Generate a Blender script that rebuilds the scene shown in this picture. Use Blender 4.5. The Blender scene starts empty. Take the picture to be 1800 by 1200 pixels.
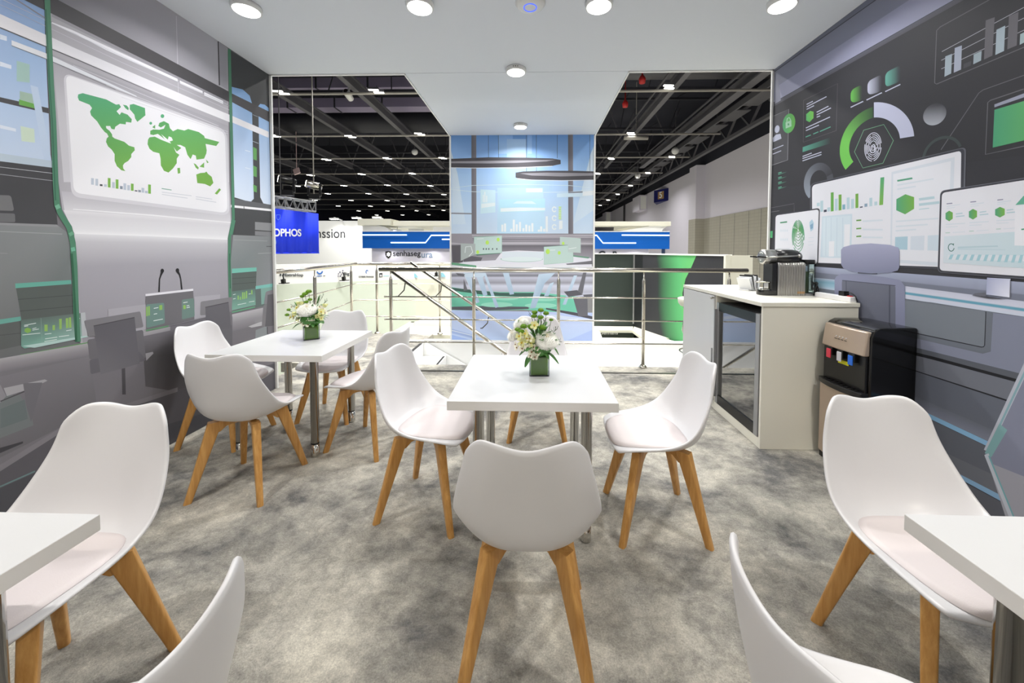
import bpy, bmesh, math, random
from mathutils import Vector, Matrix
C = bpy.context
col = C.scene.collection
PI = math.pi
random.seed(7)
# ------------------------------------------------------------------ camera
H = 1.455; F = 671.38; YAW = .0273; PITCH = .0362; ROLL = .0025; CX = 919.7; CY = 464.16
cam = bpy.data.cameras.new('camera'); camo = bpy.data.objects.new('camera', cam); col.objects.link(camo)
camo.rotation_mode = 'QUATERNION'
cam.sensor_fit = 'HORIZONTAL'; cam.sensor_width = 36; cam.lens = F/1800*36
cam.shift_x = -(CX-900)/1800; cam.shift_y = (CY-600)/1800
cam.clip_start = .02; cam.clip_end = 300
camo.location = (0, 0, H)
_cr, _sr = math.cos(ROLL), math.sin(ROLL)
def ray(px, py):
    a, b = px-CX, py-CY
    u = (a*_cr+b*_sr)/F; v = (-a*_sr+b*_cr)/F
    Y = math.cos(PITCH)-v*math.sin(PITCH); z = -math.sin(PITCH)-v*math.cos(PITCH)
    return Vector((u*math.cos(YAW)-Y*math.sin(YAW), u*math.sin(YAW)+Y*math.cos(YAW), z))
def _basis():
    fwd = ray(CX, CY).normalized()
    xr = (ray(CX+100, CY)-ray(CX, CY)).normalized()
    up = xr.cross(fwd).normalized()
    return Matrix((xr, up, -fwd)).transposed()
camo.rotation_quaternion = _basis().to_quaternion()
C.scene.camera = camo
def atx(px, py, x): r = ray(px, py); return Vector((0, 0, H))+r*(x/r.x)
def aty(px, py, y): r = ray(px, py); return Vector((0, 0, H))+r*(y/r.y)
def atz(px, py, z): r = ray(px, py); return Vector((0, 0, H))+r*((z-H)/r.z)
vs = C.scene.view_settings
vs.view_transform = 'Standard'; vs.look = 'None'; vs.gamma = 1; vs.use_curve_mapping = False
vs.exposure = 0.08
# ------------------------------------------------------------------ colour and materials
def s2l(c): return tuple(((v/255)/12.92 if v <= 10.3 else (((v/255)+.055)/1.055)**2.4) for v in c[:3])
def newmat(name):
    m = bpy.data.materials.new(name); m.use_nodes = True
    return m, m.node_tree, m.node_tree.nodes['Principled BSDF']
def mat(name, rgb, rough=.5, metal=0, spec=.5, noise=0, nscale=20, bump=0, bscale=60, emit=0, coat=0):
    m, nt, b = newmat(name)
    c = s2l(rgb)+(1,)
    b.inputs['Base Color'].default_value = c
    b.inputs['Roughness'].default_value = rough; b.inputs['Metallic'].default_value = metal
    b.inputs['Specular IOR Level'].default_value = spec; b.inputs['Coat Weight'].default_value = coat
    if emit:
        b.inputs['Emission Color'].default_value = c; b.inputs['Emission Strength'].default_value = emit
    tc = nt.nodes.new('ShaderNodeTexCoord')
    if noise:
        n = nt.nodes.new('ShaderNodeTexNoise'); n.inputs['Scale'].default_value = nscale; n.inputs['Detail'].default_value = 5
        nt.links.new(tc.outputs['Object'], n.inputs['Vector'])
        r = nt.nodes.new('ShaderNodeValToRGB')
        r.color_ramp.elements[0].color = tuple(v*(1-noise) for v in c[:3])+(1,)
        r.color_ramp.elements[1].color = tuple(min(1, v*(1+noise)) for v in c[:3])+(1,)
        nt.links.new(n.outputs['Fac'], r.inputs['Fac']); nt.links.new(r.outputs['Color'], b.inputs['Base Color'])
    if bump:
        n = nt.nodes.new('ShaderNodeTexNoise'); n.inputs['Scale'].default_value = bscale; n.inputs['Detail'].default_value = 4
        nt.links.new(tc.outputs['Object'], n.inputs['Vector'])
        bp = nt.nodes.new('ShaderNodeBump'); bp.inputs['Strength'].default_value = bump; bp.inputs['Distance'].default_value = .01
        nt.links.new(n.outputs['Fac'], bp.inputs['Height']); nt.links.new(bp.outputs['Normal'], b.inputs['Normal'])
    return m
def emat(name, rgb, strength):
    m = bpy.data.materials.new(name); m.use_nodes = True; nt = m.node_tree
    nt.nodes.clear(); e = nt.nodes.new('ShaderNodeEmission'); o = nt.nodes.new('ShaderNodeOutputMaterial')
    e.inputs['Color'].default_value = s2l(rgb)+(1,); e.inputs['Strength'].default_value = strength
    nt.links.new(e.outputs[0], o.inputs[0]); return m
def glassmat(name, rgb, rough=.02, refl=1.0, base=0):
    m = bpy.data.materials.new(name); m.use_nodes = True; nt = m.node_tree; nt.nodes.clear()
    t = nt.nodes.new('ShaderNodeBsdfTransparent'); g = nt.nodes.new('ShaderNodeBsdfGlossy'); f = nt.nodes.new('ShaderNodeFresnel')
    x = nt.nodes.new('ShaderNodeMixShader'); o = nt.nodes.new('ShaderNodeOutputMaterial'); k = nt.nodes.new('ShaderNodeMath')
    t.inputs[0].default_value = s2l(rgb)+(1,); g.inputs['Roughness'].default_value = rough; f.inputs[0].default_value = 1.5
    k.operation = 'MULTIPLY_ADD'; k.use_clamp = True; k.inputs[1].default_value = refl; k.inputs[2].default_value = base
    nt.links.new(f.outputs[0], k.inputs[0]); nt.links.new(k.outputs[0], x.inputs[0])
    nt.links.new(t.outputs[0], x.inputs[1]); nt.links.new(g.outputs[0], x.inputs[2]); nt.links.new(x.outputs[0], o.inputs[0])
    return m
def vcol_mat(name, rough=.55, spec=.22):
    m, nt, b = newmat(name)
    a = nt.nodes.new('ShaderNodeAttribute'); a.attribute_name = 'print'
    nt.links.new(a.outputs['Color'], b.inputs['Base Color'])
    b.inputs['Roughness'].default_value = rough; b.inputs['Specular IOR Level'].default_value = spec
    return m
def wood_mat():
    m, nt, b = newmat('beech_wood')
    tc = nt.nodes.new('ShaderNodeTexCoord'); mp = nt.nodes.new('ShaderNodeMapping'); mp.inputs['Scale'].default_value = (26, 26, 2.2)
    n = nt.nodes.new('ShaderNodeTexNoise'); n.inputs['Scale'].default_value = 2.2; n.inputs['Detail'].default_value = 6; n.inputs['Roughness'].default_value = .6
    r = nt.nodes.new('ShaderNodeValToRGB')
    r.color_ramp.elements[0].position = .3; r.color_ramp.elements[0].color = s2l((186, 132, 66))+(1,)
    r.color_ramp.elements[1].position = .75; r.color_ramp.elements[1].color = s2l((222, 172, 104))+(1,)
    nt.links.new(tc.outputs['Object'], mp.inputs[0]); nt.links.new(mp.outputs[0], n.inputs['Vector'])
    nt.links.new(n.outputs['Fac'], r.inputs['Fac']); nt.links.new(r.outputs['Color'], b.inputs['Base Color'])
    b.inputs['Roughness'].default_value = .38
    return m
def carpet_mat():
    m, nt, b = newmat('grey_carpet'); N = nt.nodes.new; L = nt.links.new
    tc = N('ShaderNodeTexCoord')
    def noise(scale, det, rough, dist=0, vec=None):
        n = N('ShaderNodeTexNoise'); n.inputs['Scale'].default_value = scale; n.inputs['Detail'].default_value = det
        n.inputs['Roughness'].default_value = rough; n.inputs['Distortion'].default_value = dist
        L(vec or tc.outputs['Object'], n.inputs['Vector']); return n
    mp = N('ShaderNodeMapping'); mp.inputs['Scale'].default_value = (1.0, 1.3, 1); mp.inputs['Rotation'].default_value = (0, 0, .5)
    L(tc.outputs['Object'], mp.inputs[0])
    a = noise(1.5, 12, .70, .15, mp.outputs[0]); f = noise(150, 6, .85, .5); g = noise(14, 10, .82, .6)
    r = N('ShaderNodeValToRGB'); e = r.color_ramp.elements
    e[0].position = .37; e[0].color = s2l((112, 111, 110))+(1,)
    e[1].position = .62; e[1].color = s2l((208, 203, 190))+(1,)
    L(a.outputs['Fac'], r.inputs['Fac'])
    def mul(x, y, lo, hi):
        mr = N('ShaderNodeMapRange'); mr.inputs['From Min'].default_value = .3; mr.inputs['From Max'].default_value = .7
        mr.inputs['To Min'].default_value = lo; mr.inputs['To Max'].default_value = hi; L(y, mr.inputs['Value'])
        mx = N('ShaderNodeMix'); mx.data_type = 'RGBA'; mx.blend_type = 'MULTIPLY'; mx.inputs['Factor'].default_value = 1
        L(x, mx.inputs[6]); L(mr.outputs[0], mx.inputs[7]); return mx.outputs[2]
    c = mul(r.outputs['Color'], f.outputs['Fac'], .58, 1.34); c = mul(c, g.outputs['Fac'], .66, 1.30)
    L(c, b.inputs['Base Color'])
    ad = N('ShaderNodeMath'); ad.operation = 'ADD'; L(f.outputs['Fac'], ad.inputs[0]); L(g.outputs['Fac'], ad.inputs[1])
    bp = N('ShaderNodeBump'); bp.inputs['Strength'].default_value = .55; bp.inputs['Distance'].default_value = .008
    L(ad.outputs[0], bp.inputs['Height']); L(bp.outputs['Normal'], b.inputs['Normal'])
    b.inputs['Roughness'].default_value = .95; b.inputs['Specular IOR Level'].default_value = .1
    return m
M = dict(
 plastic=mat('white_plastic', (228, 227, 229), .32, spec=.5, noise=.012, nscale=3),
 cushion=mat('pale_leatherette', (226, 217, 217), .5, noise=.02, nscale=8, bump=.08, bscale=300),
 wood=wood_mat(), carpet=carpet_mat(),
 laminate=mat('white_laminate', (214, 214, 215), .3, noise=.01, nscale=4),
 edge=mat('white_edge_band', (222, 220, 216), .4, noise=.01, nscale=4),
 cabinet=mat('warm_lit_white_laminate', (240, 237, 224), .35, noise=.01, nscale=4), fade=mat('fading_blue_lettering', (112, 136, 160), .5, noise=.03, nscale=5),  # cabinet: cream tint of the warm light put into the white laminate
 chrome=mat('polished_chrome', (214, 212, 208), .1, metal=1, noise=.03, nscale=3),
 steel=mat('brushed_steel', (212, 207, 197), .2, metal=1, noise=.08, nscale=12),
 steel_dark=mat('dark_steel_fitting', (90, 88, 84), .35, metal=1, noise=.1, nscale=12),  # dark steel for brackets, floor strip and shield logo
 black=mat('black_plastic', (20, 20, 22), .3, noise=.1, nscale=6),
 gloss_black=mat('gloss_black_plastic', (10, 10, 11), .12, noise=.1, nscale=6, coat=.3),
 rubber=mat('black_rubber', (24, 24, 25), .6, noise=.1, nscale=9),
 ceil=mat('white_ceiling_board', (220, 224, 233), .7, noise=.01, nscale=1.2),
 trim=mat('white_trim', (240, 240, 238), .4, noise=.01, nscale=3),
 paint=mat('white_booth_paint', (242, 242, 240), .55, noise=.01, nscale=.6),
 cream=mat('pale_cream_board', (206, 214, 200), .6, noise=.015, nscale=.8),
 warmwhite=mat('warm_white_board', (232, 230, 214), .55, noise=.015, nscale=.8),
 lamp=emat('lamp_diffuser', (255, 254, 250), 14),
 halllamp=emat('hall_lamp_strip', (255, 252, 240), 9),
 body=mat('white_lamp_body', (225, 225, 225), .4, noise=.01, nscale=8),
 dark=mat('hall_dark_roof', (36, 37, 50), .85, noise=.35, nscale=.4),
 beam=mat('grey_beam_paint', (92, 91, 97), .55, noise=.12, nscale=1.0),
 beamd=mat('dark_beam_paint', (46, 46, 54), .6, noise=.15, nscale=1.0),
 pipe=mat('pale_pipe_paint', (178, 174, 168), .45, noise=.08, nscale=2),
 duct=mat('grey_duct_metal', (140, 132, 158), .45, noise=.08, nscale=.7),  # purple light on the ducts put into the grey metal's colour
 red=mat('red_paint', (190, 40, 40), .5, noise=.08, nscale=6),
 hallw=mat('hall_wall_paint', (218, 214, 226), .7, noise=.02, nscale=.3),
 alu=mat('truss_aluminium', (205, 207, 212), .3, metal=1, noise=.05, nscale=8),
 gold=mat('champagne_gold_panel', (192, 174, 158), .28, metal=.5, noise=.04, nscale=5),
 silver=mat('silver_ribbed_metal', (176, 174, 170), .28, metal=.9, noise=.03, nscale=9),
 grey_alu=mat('grey_aluminium_frame', (160, 161, 163), .35, metal=.25, noise=.04, nscale=9),
 glass=glassmat('clear_glass', (238, 244, 240)), fridgeglass=glassmat('fridge_door_glass', (196, 204, 206), .02, 2.0, .22),
 tankglass=glassmat('clear_tank_plastic', (222, 234, 232), .05),
 interior=mat('fridge_interior', (52, 52, 54), .5, noise=.08, nscale=4),
 shelfwood=mat('wine_rack_wood', (176, 140, 98), .5, noise=.1, nscale=8),
 bluefas=mat('blue_fascia', (0, 92, 186), .4, noise=.03, nscale=.6),
 bluebanner=mat('royal_blue_fabric', (28, 62, 250), .75, noise=.05, nscale=1.5),
 whitelet=mat('white_lettering', (245, 246, 250), .5, noise=.01, nscale=5),
 charcoal=mat('charcoal_lettering', (48, 50, 58), .5, noise=.03, nscale=5),
 bluelet=mat('blue_logo_print', (52, 110, 190), .5, noise=.03, nscale=5),
 skyprint=mat('pale_blue_print', (150, 205, 222), .5, noise=.03, nscale=5),
 lightline=emat('led_line', (225, 245, 255), 2.2),
 leaf=mat('green_leaf', (66, 122, 46), .4, noise=.25, nscale=30), leafd=mat('dark_leaf_lining', (140, 180, 62), .35, noise=.4, nscale=14),
 pom=mat('green_pompon', (112, 156, 34), .7, noise=.25, nscale=120, bump=.6, bscale=260),
 petal=mat('cream_white_petal', (254, 253, 247), .6, noise=.03, nscale=30),
 petaly=mat('soft_yellow_petal', (232, 232, 166), .6, noise=.08, nscale=40),
 blossom=mat('ivory_blossom', (250, 246, 226), .6, noise=.06, nscale=60),
 core=mat('yellow_flower_core', (206, 176, 60), .7, noise=.15, nscale=90), corebrown=mat('brown_flower_core', (140, 96, 60), .7, noise=.15, nscale=90),
 stem=mat('green_stem', (60, 84, 44), .6, noise=.2, nscale=40),
 redb=mat('red_button', (222, 62, 84), .35, noise=.03, nscale=9), greyb=mat('pale_grey_button', (206, 206, 214), .35, noise=.03, nscale=9),
 blueb=mat('blue_button', (36, 110, 220), .35, noise=.03, nscale=9), yellow=mat('yellow_sticker', (216, 214, 20), .5, noise=.03, nscale=9),
 navy=mat('navy_sign_face', (16, 20, 96), .4, noise=.04, nscale=2), tan=mat('tan_sign_square', (170, 134, 92), .5, noise=.04, nscale=2),
 paper=mat('white_paper', (226, 227, 230), .6, noise=.03, nscale=18), bluering=emat('blue_status_ring', (60, 90, 255), 2.0),
 moss=mat('dark_green_print', (48, 58, 54), .5, noise=.06, nscale=.6),
)
M['print'] = vcol_mat('printed_wall_vinyl')
# ------------------------------------------------------------------ mesh helpers
def link(name, bm, m=None, parent=None, smooth=False, mats=None, bev=0, seg=2):
    me = bpy.data.meshes.new(name); bm.normal_update(); bm.to_mesh(me); bm.free()
    for x in (mats or [m]): me.materials.append(x)
    o = bpy.data.objects.new(name, me); col.objects.link(o)
    if smooth:
        for p in me.polygons: p.use_smooth = True
    if parent is not None: o.parent = parent
    if bev:
        b = o.modifiers.new('bevel', 'BEVEL'); b.width = bev; b.segments = seg; b.limit_method = 'ANGLE'; b.angle_limit = .6
        for p in me.polygons: p.use_smooth = True
        b.harden_normals = True
    return o
def tag(o, label=None, cat=None, group=None, kind=None):
    for k, v in (('label', label), ('category', cat), ('group', group), ('kind', kind)):
        if v: o[k] = v
    return o
def thing(name, label, cat, loc=(0, 0, 0), rz=0, group=None):
    o = bpy.data.objects.new(name, None); col.objects.link(o); o.empty_display_size = .1
    o.location = loc; o.rotation_euler = (0, 0, rz)
    return tag(o, label, cat, group)
def BM(): return bmesh.new()
def box(bm, x0, x1, y0, y1, z0, z1, mi=0, mtx=None):
    vs_ = [bm.verts.new((x, y, z)) for z in (z0, z1) for y in (y0, y1) for x in (x0, x1)]
    if mtx is not None:
        for v in vs_: v.co = mtx @ v.co
    for f in ((0, 2, 3, 1), (4, 5, 7, 6), (0, 1, 5, 4), (2, 6, 7, 3), (0, 4, 6, 2), (1, 3, 7, 5)):
        fc = bm.faces.new([vs_[i] for i in f]); fc.material_index = mi
    return vs_
def frame_axes(d):
    d = d.normalized(); up = Vector((0, 0, 1)) if abs(d.z) < .95 else Vector((1, 0, 0))
    a = d.cross(up).normalized(); return a, a.cross(d).normalized()
def tube(bm, pts, r, n=10, caps=True, mi=0, radii=None, closed=False):
    pts = [Vector(p) for p in pts]; rings = []; N = len(pts)
    a = None
    for i, p in enumerate(pts):
        if closed: d = pts[(i+1) % N]-pts[i-1]
        else: d = pts[min(i+1, N-1)]-pts[max(i-1, 0)]
        d.normalize()
        if a is None: a, b = frame_axes(d)
        else:
            a = (a-d*a.dot(d)).normalized(); b = a.cross(d).normalized()
        rr = radii[i] if radii else r
        rings.append([bm.verts.new(p+(a*math.cos(t)+b*math.sin(t))*rr) for t in [2*PI*k/n for k in range(n)]])
    for i in range(N if closed else N-1):
        A, B = rings[i], rings[(i+1) % N]
        for k in range(n):
            f = bm.faces.new((A[k], A[(k+1) % n], B[(k+1) % n], B[k])); f.material_index = mi; f.smooth = True
    if caps and not closed:
        for rg in (rings[0][::-1], rings[-1]):
            f = bm.faces.new(rg); f.material_index = mi
def lathe(bm, prof, n=24, c=(0, 0, 0), mi=0, mtx=None):
    rings = []
    for r, z in prof:
        if r < 1e-6: rings.append([bm.verts.new((c[0], c[1], c[2]+z))])
        else: rings.append([bm.verts.new((c[0]+r*math.cos(2*PI*k/n), c[1]+r*math.sin(2*PI*k/n), c[2]+z)) for k in range(n)])
    for A, B in zip(rings, rings[1:]):
        for k in range(n):
            q = [A[k % len(A)], A[(k+1) % len(A)], B[(k+1) % len(B)], B[k % len(B)]]
            q = [v for i, v in enumerate(q) if v not in q[:i]]
            if len(q) > 2: f = bm.faces.new(q); f.material_index = mi; f.smooth = True
    if mtx is not None:
        for rg in rings:
            for v in rg: v.co = mtx @ v.co
def prism(bm, pts2, h0, h1, fn, mi=0):
    """closed outline pts2 (a,b); fn(a,b,h)->xyz"""
    A = [bm.verts.new(fn(a, b, h0)) for a, b in pts2]; B = [bm.verts.new(fn(a, b, h1)) for a, b in pts2]
    n = len(pts2)
    for f in [A[::-1], B]+[[A[i], A[(i+1) % n], B[(i+1) % n], B[i]] for i in range(n)]:
        x = bm.faces.new(f); x.material_index = mi
def bar(bm, p, q, w, h, mi=0):
    p, q = Vector(p), Vector(q); d = q-p; a, b = frame_axes(d)
    c = [[bm.verts.new(e+a*sx*w/2+b*sy*h/2) for sx, sy in ((-1, -1), (1, -1), (1, 1), (-1, 1))] for e in (p, q)]
    for f in [c[0][::-1], c[1]]+[[c[0][i], c[0][(i+1) % 4], c[1][(i+1) % 4], c[1][i]] for i in range(4)]:
        x = bm.faces.new(f); x.material_index = mi
def uvsphere(bm, c, r, n=12, m=8, sz=1, mi=0):
    lathe(bm, [(r*math.sin(PI*k/m) if 0 < k < m else 0, -r*sz*math.cos(PI*k/m)) for k in range(m+1)], n, c, mi)
def rrect2(w, h, r, n=5, cx=0, cy=0):
    out = []
    for sx, sy, a0 in ((1, 1, 0), (-1, 1, 90), (-1, -1, 180), (1, -1, 270)):
        for k in range(n+1):
            t = math.radians(a0+90*k/n); out.append((cx+sx*(w/2-r)+r*math.cos(t), cy+sy*(h/2-r)+r*math.sin(t)))
    return out
def copy_tree(o, parent=None):
    c = o.copy(); col.objects.link(c)
    if parent is not None: c.parent = parent
    for ch in list(o.children): copy_tree(ch, c)
    return c
def lettering(name, body, p0, p1, m, parent=None, n=Vector((0, -1, 0)), bold=0, depth=.004, lift=.004, hscale=1.0, label=None):
    """raised letters whose lowest left corner is p0 and whose width runs to p1 (xy); height follows the font"""
    cu = bpy.data.curves.new('letters', 'FONT'); cu.body = body; cu.extrude = .02; cu.offset = bold
    t = bpy.data.objects.new('letters', cu); col.objects.link(t)
    C.view_layer.update()
    me = bpy.data.meshes.new_from_object(t); bpy.data.objects.remove(t)
    xs = [v.co.x for v in me.vertices]; ys = [v.co.y for v in me.vertices]
    x0, x1, y0 = min(xs), max(xs), min(ys)
    p0, p1 = Vector(p0), Vector(p1); d = p1-p0; s = d.length/(x1-x0); d.normalize(); up = Vector((0, 0, 1))
    for v in me.vertices:
        a, b, c = v.co
        v.co = p0+d*((a-x0)*s)+up*((b-y0)*s*hscale)+n*(lift+(c+.02)/.04*depth)
    me.materials.clear(); me.materials.append(m); me.name = name
    o = bpy.data.objects.new(name, me); col.objects.link(o)
    if parent is not None:
        o.parent = parent; o.matrix_parent_inverse = parent.matrix_world.inverted()
    if label: o['label'] = label
    return o
def light(name, kind, loc, power, size=.1, color=(1, 1, 1), rot=(0, 0, 0), spread=PI, spot=None, blend=.5):
    l = bpy.data.lights.new(name, kind); l.energy = power; l.color = color
    if kind == 'AREA': l.shape = 'DISK'; l.size = size; l.spread = spread
    else: l.shadow_soft_size = size
    if spot: l.spot_size = spot; l.spot_blend = blend
    o = bpy.data.objects.new(name, l); col.objects.link(o); o.location = loc; o.rotation_euler = rot
    return o
# ------------------------------------------------------------------ printed walls
def mix(a, b, t): return tuple(x*(1-t)+y*t for x, y in zip(a, b))
class Print:
    """artwork printed on a flat wall: polygons given where they sit on the wall, a hair apart in depth"""
    STEP = .000012
    def __init__(s, hit, normal, gain, clip):
        s.clip = clip
        s.bm = BM(); s.hit = hit; s.n = Vector(normal); s.k = gain; s.lay = s.bm.loops.layers.float_color.new('print'); s.i = 1
    def lin(s, c):
        v = s2l(c); g = .3*v[0]+.59*v[1]+.11*v[2]; v = [g+(x-g)*.84 for x in v]
        m = min(s.k, .9/max(max(v), 1e-4)); return (v[0]*m, v[1]*m, v[2]*m, 1)
    def poly(s, pts, c, same=False):
        if not same: s.i += 1
        V = [(s.hit(*p), s.lin(c(p) if callable(c) else (c[k] if isinstance(c, list) else c))) for k, p in enumerate(pts)]
        for ax, lo, hi in s.clip:           # trim the artwork at the edges of its board
            for lim, sg in ((lo, 1), (hi, -1)):
                out = []
                for (a, ca), (b, cb) in zip(V[-1:]+V[:-1], V):
                    da, db = sg*(a[ax]-lim), sg*(b[ax]-lim)
                    if (da >= 0) != (db >= 0):
                        t = da/(da-db); out.append((a.lerp(b, t), mix(ca, cb, t)))
                    if db >= 0: out.append((b, cb))
                V = out
                if len(V) < 3: return
        q = [s.bm.verts.new(p+s.n*(s.i*s.STEP)) for p, _ in V]
        try: f = s.bm.faces.new(q)
        except ValueError: return
        f.material_index = 0
        for (p, cc), l in zip(V, f.loops): l[s.lay] = cc
    def band(s, tl, tr, br, bl, stops):
        s.i += 1
        for (t0, c0), (t1, c1) in zip(stops, stops[1:]):
            s.poly([mix(tl, bl, t0), mix(tr, br, t0), mix(tr, br, t1), mix(tl, bl, t1)], [c0, c0, c1, c1], True)
    def rr(s, pts, r, c, n=5):
        out = []
        N = len(pts); P = [Vector(p) for p in pts]
        for i in range(N):
            a, p, b = P[i-1], P[i], P[(i+1) % N]
            ra = min(r, (a-p).length*.48); rb = min(r, (b-p).length*.48)
            A = p+(a-p).normalized()*ra; B = p+(b-p).normalized()*rb
            for k in range(n+1):
                t = k/n; out.append(tuple(A*(1-t)**2+p*2*t*(1-t)+B*t*t))
        s.poly(out, c); return out
    def line(s, pts, w, c, closed=False):
        s.i += 1
        P = [Vector(p) for p in pts]; N = len(P); L = []; R = []
        for i in range(N):
            if closed: d = P[(i+1) % N]-P[i-1]
            else: d = P[min(i+1, N-1)]-P[max(i-1, 0)]
            d.normalize(); nn = Vector((-d.y, d.x)); ww = w[i] if isinstance(w, (list, tuple)) else w
            L.append(tuple(P[i]+nn*ww/2)); R.append(tuple(P[i]-nn*ww/2))
        for i in range(N if closed else N-1):
            j = (i+1) % N
            cc = c if not isinstance(c, list) else [c[i], c[j], c[j], c[i]]
            s.poly([L[i], L[j], R[j], R[i]], cc, True)
    def ell(s, cx, cy, rx, ry, c, n=28, tilt=0):
        s.poly([(cx+rx*math.cos(t), cy+ry*math.sin(t)+tilt*rx*math.cos(t)) for t in [2*PI*k/n for k in range(n)]], c)
    def arc(s, cx, cy, rx, ry, ix, iy, a0, a1, c, n=24, sk=0):
        """ring sector; sk shears y with x (the wall seen at a slant)"""
        s.i += 1
        def pt(a, x, y): return (cx+x*math.cos(a), cy-y*math.sin(a)+sk*x*math.cos(a))
        for k in range(n):
            t0, t1 = k/n, (k+1)/n; A, B = math.radians(a0+(a1-a0)*t0), math.radians(a0+(a1-a0)*t1)
            cc = c if not callable(c) else [c(t0), c(t1), c(t1), c(t0)]
            s.poly([pt(A, rx, ry), pt(B, rx, ry), pt(B, ix, iy), pt(A, ix, iy)], cc, True)
    def slab(s, corners, back, fill=(128, 128, 130)):
        """the board that carries the print: a closed box behind it"""
        A = [s.bm.verts.new(Vector(p)) for p in corners]; B = [s.bm.verts.new(Vector(p)+Vector(back)) for p in corners]
        for idx, f in enumerate([A, B[::-1]]+[[A[i], A[(i+1) % 4], B[(i+1) % 4], B[i]] for i in range(4)]):
            x = s.bm.faces.new(f); x.material_index = 0 if idx == 0 else 1
            for l in x.loops: l[s.lay] = s.lin(fill)
    def done(s, name):
        o = link(name, s.bm, mats=[M['print'], M['trim']]); o['kind'] = 'structure'; return o
# ------------------------------------------------------------------ room shell
XL, XR, YE, ZC = -2.706, 2.3585, 3.8877, 3.2377
YB = -1.6                       # wall behind the photographer
SL, SR, YS = -1.3059, .9367, 5.974
GL, GR, GB = 1.12, .97, 1.36
def sc(ox, oy, k): return lambda *p: [(ox+x/k, oy+y/k) for x, y in p]
A = sc(0, 0, 3.75); B = sc(0, 320, 3.75); G = sc(0, 560, 3.528); K = sc(230, 380, 5); I = sc(0, 330, 3.87)
W = Print(lambda x, y: atx(x, y, XL), (1, 0, 0), GL, ((1, YB, YE-.004), (2, .002, ZC)))
W.slab([(XL, YB, 0), (XL, YE, 0), (XL, YE, ZC), (XL, YB, ZC)], (-.08, 0, 0), (112, 109, 116))
# sky windows on the left
W.poly(A((-900, -700), (285, -250), (300, 300), (335, 1075), (-900, 960)), [(112, 146, 200), (112, 146, 200), (140, 172, 214), (184, 200, 224), (176, 194, 222)])
W.poly(A((110, 400), (195, 425), (195, 545), (110, 535)), (150, 184, 178))
W.poly(A((130, 600), (222, 622), (228, 720), (130, 705)), (150, 176, 160))
W.poly(A((135, 830), (225, 850), (230, 940), (142, 930)), (188, 206, 186))
for t in (((0, 225), (45, 240), (45, 270), (0, 258)), ((0, 405), (75, 430), (75, 455), (0, 435)), ((0, 822), (105, 848), (105, 868), (0, 845))):
    W.poly(A(*t), (204, 212, 228))
W.poly(A((-600, 520), (0, 640), (320, 712), (322, 748), (0, 672), (-600, 560)), (74, 73, 77))
W.poly(A((125, 655), (228, 685), (230, 715), (125, 690)), (96, 162, 62))
W.line(A((265, 700), (266, 735)), 1, (190, 200, 220))
W.poly(A((200, 560), (250, 575), (340, 1060), (290, 1050)), (178, 196, 222))
# dark field and cabinets below the windows
W.poly(A((-900, 900), (340, 1062), (355, 1200))+B((380, 285), (-900, 230)), (70, 70, 74))
W.poly(A((-900, 850), (0, 1010), (345, 1060), (345, 1105), (0, 1062), (-900, 900)), (172, 188, 204))
W.line(A((0, 1100), (430, 1152)), .8, (190, 194, 202)); W.line(A((0, 1148), (380, 1195)), .8, (170, 172, 180))
W.rr(B((-400, 70), (72, 88), (94, 190), (-400, 175)), 5, (112, 112, 115)); W.rr(B((-400, 190), (98, 207), (101, 264), (-400, 262)), 3, (104, 104, 108))
W.poly(B((-900, 235), (375, 280), (440, 330), (480, 480), (500, 860), (505, 1062), (0, 1168), (-900, 1400)),
       [(120, 122, 126), (128, 132, 135), (120, 126, 128), (112, 119, 120), (108, 116, 116), (108, 112, 114), (104, 106, 108), (112, 112, 114)])
W.poly(B((-900, 235), (375, 280), (388, 296), (-900, 250)), (138, 139, 143))
W.line(B((0, 325), (410, 342)), 1.2, (152, 155, 158)); W.line(B((-300, 452), (50, 470)), 1, (140, 142, 146))
W.poly(B((100, 668), (468, 645), (490, 880), (142, 908)), (86, 93, 91)); W.poly(B((100, 668), (468, 645), (470, 671), (102, 699)), (88, 166, 150))
W.line(B((118, 773), (478, 745)), .9, (66, 72, 71)); W.line(B((130, 850), (482, 818)), .9, (66, 72, 71))
W.poly(B((-600, 945), (0, 905), (135, 885), (140, 1075), (0, 1105), (-600, 1235)), (92, 96, 96)); W.poly(B((-600, 945), (0, 905), (135, 885), (140, 913), (0, 936), (-600, 975)), (92, 160, 148))
W.line(B((-300, 1040), (135, 995)), .9, (72, 76, 76))
# middle panel with the curved lower half
LAV = (168, 165, 174)
W.poly(A((330, -400), (900, -120), (1030, 0), (1440, 272), (1500, 318), (1512, 1200))+B((1528, 250), (1502, 372), (1522, 850), (960, 985), (575, 1058), (530, 1062), (510, 600), (490, 330), (410, 180), (385, 0))+A((350, 800), (330, 60)), LAV)
W.band(*A((345, 360), (1505, 830), (1510, 1200)), B((420, 0))[0], [(0, (160, 157, 167)), (.4, (186, 184, 192)), (1, (196, 194, 202))])
W.poly(A((345, 60), (375, -15), (1030, 0), (1440, 272), (1445, 560)), [(128, 125, 134), (128, 125, 134), (160, 157, 166), (176, 174, 184), (170, 168, 178)])
W.poly(A((1445, 275), (1495, 318), (1500, 590), (1450, 562)), (150, 148, 158))
W.line(A((1162, 105), (1176, 620)), 1, (192, 190, 198)); W.line(A((1438, 272), (1446, 562)), 2.2, (66, 64, 68))
W.poly(A((340, 110), (1500, 690), (1500, 640), (340, 60)), (150, 147, 157))
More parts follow.
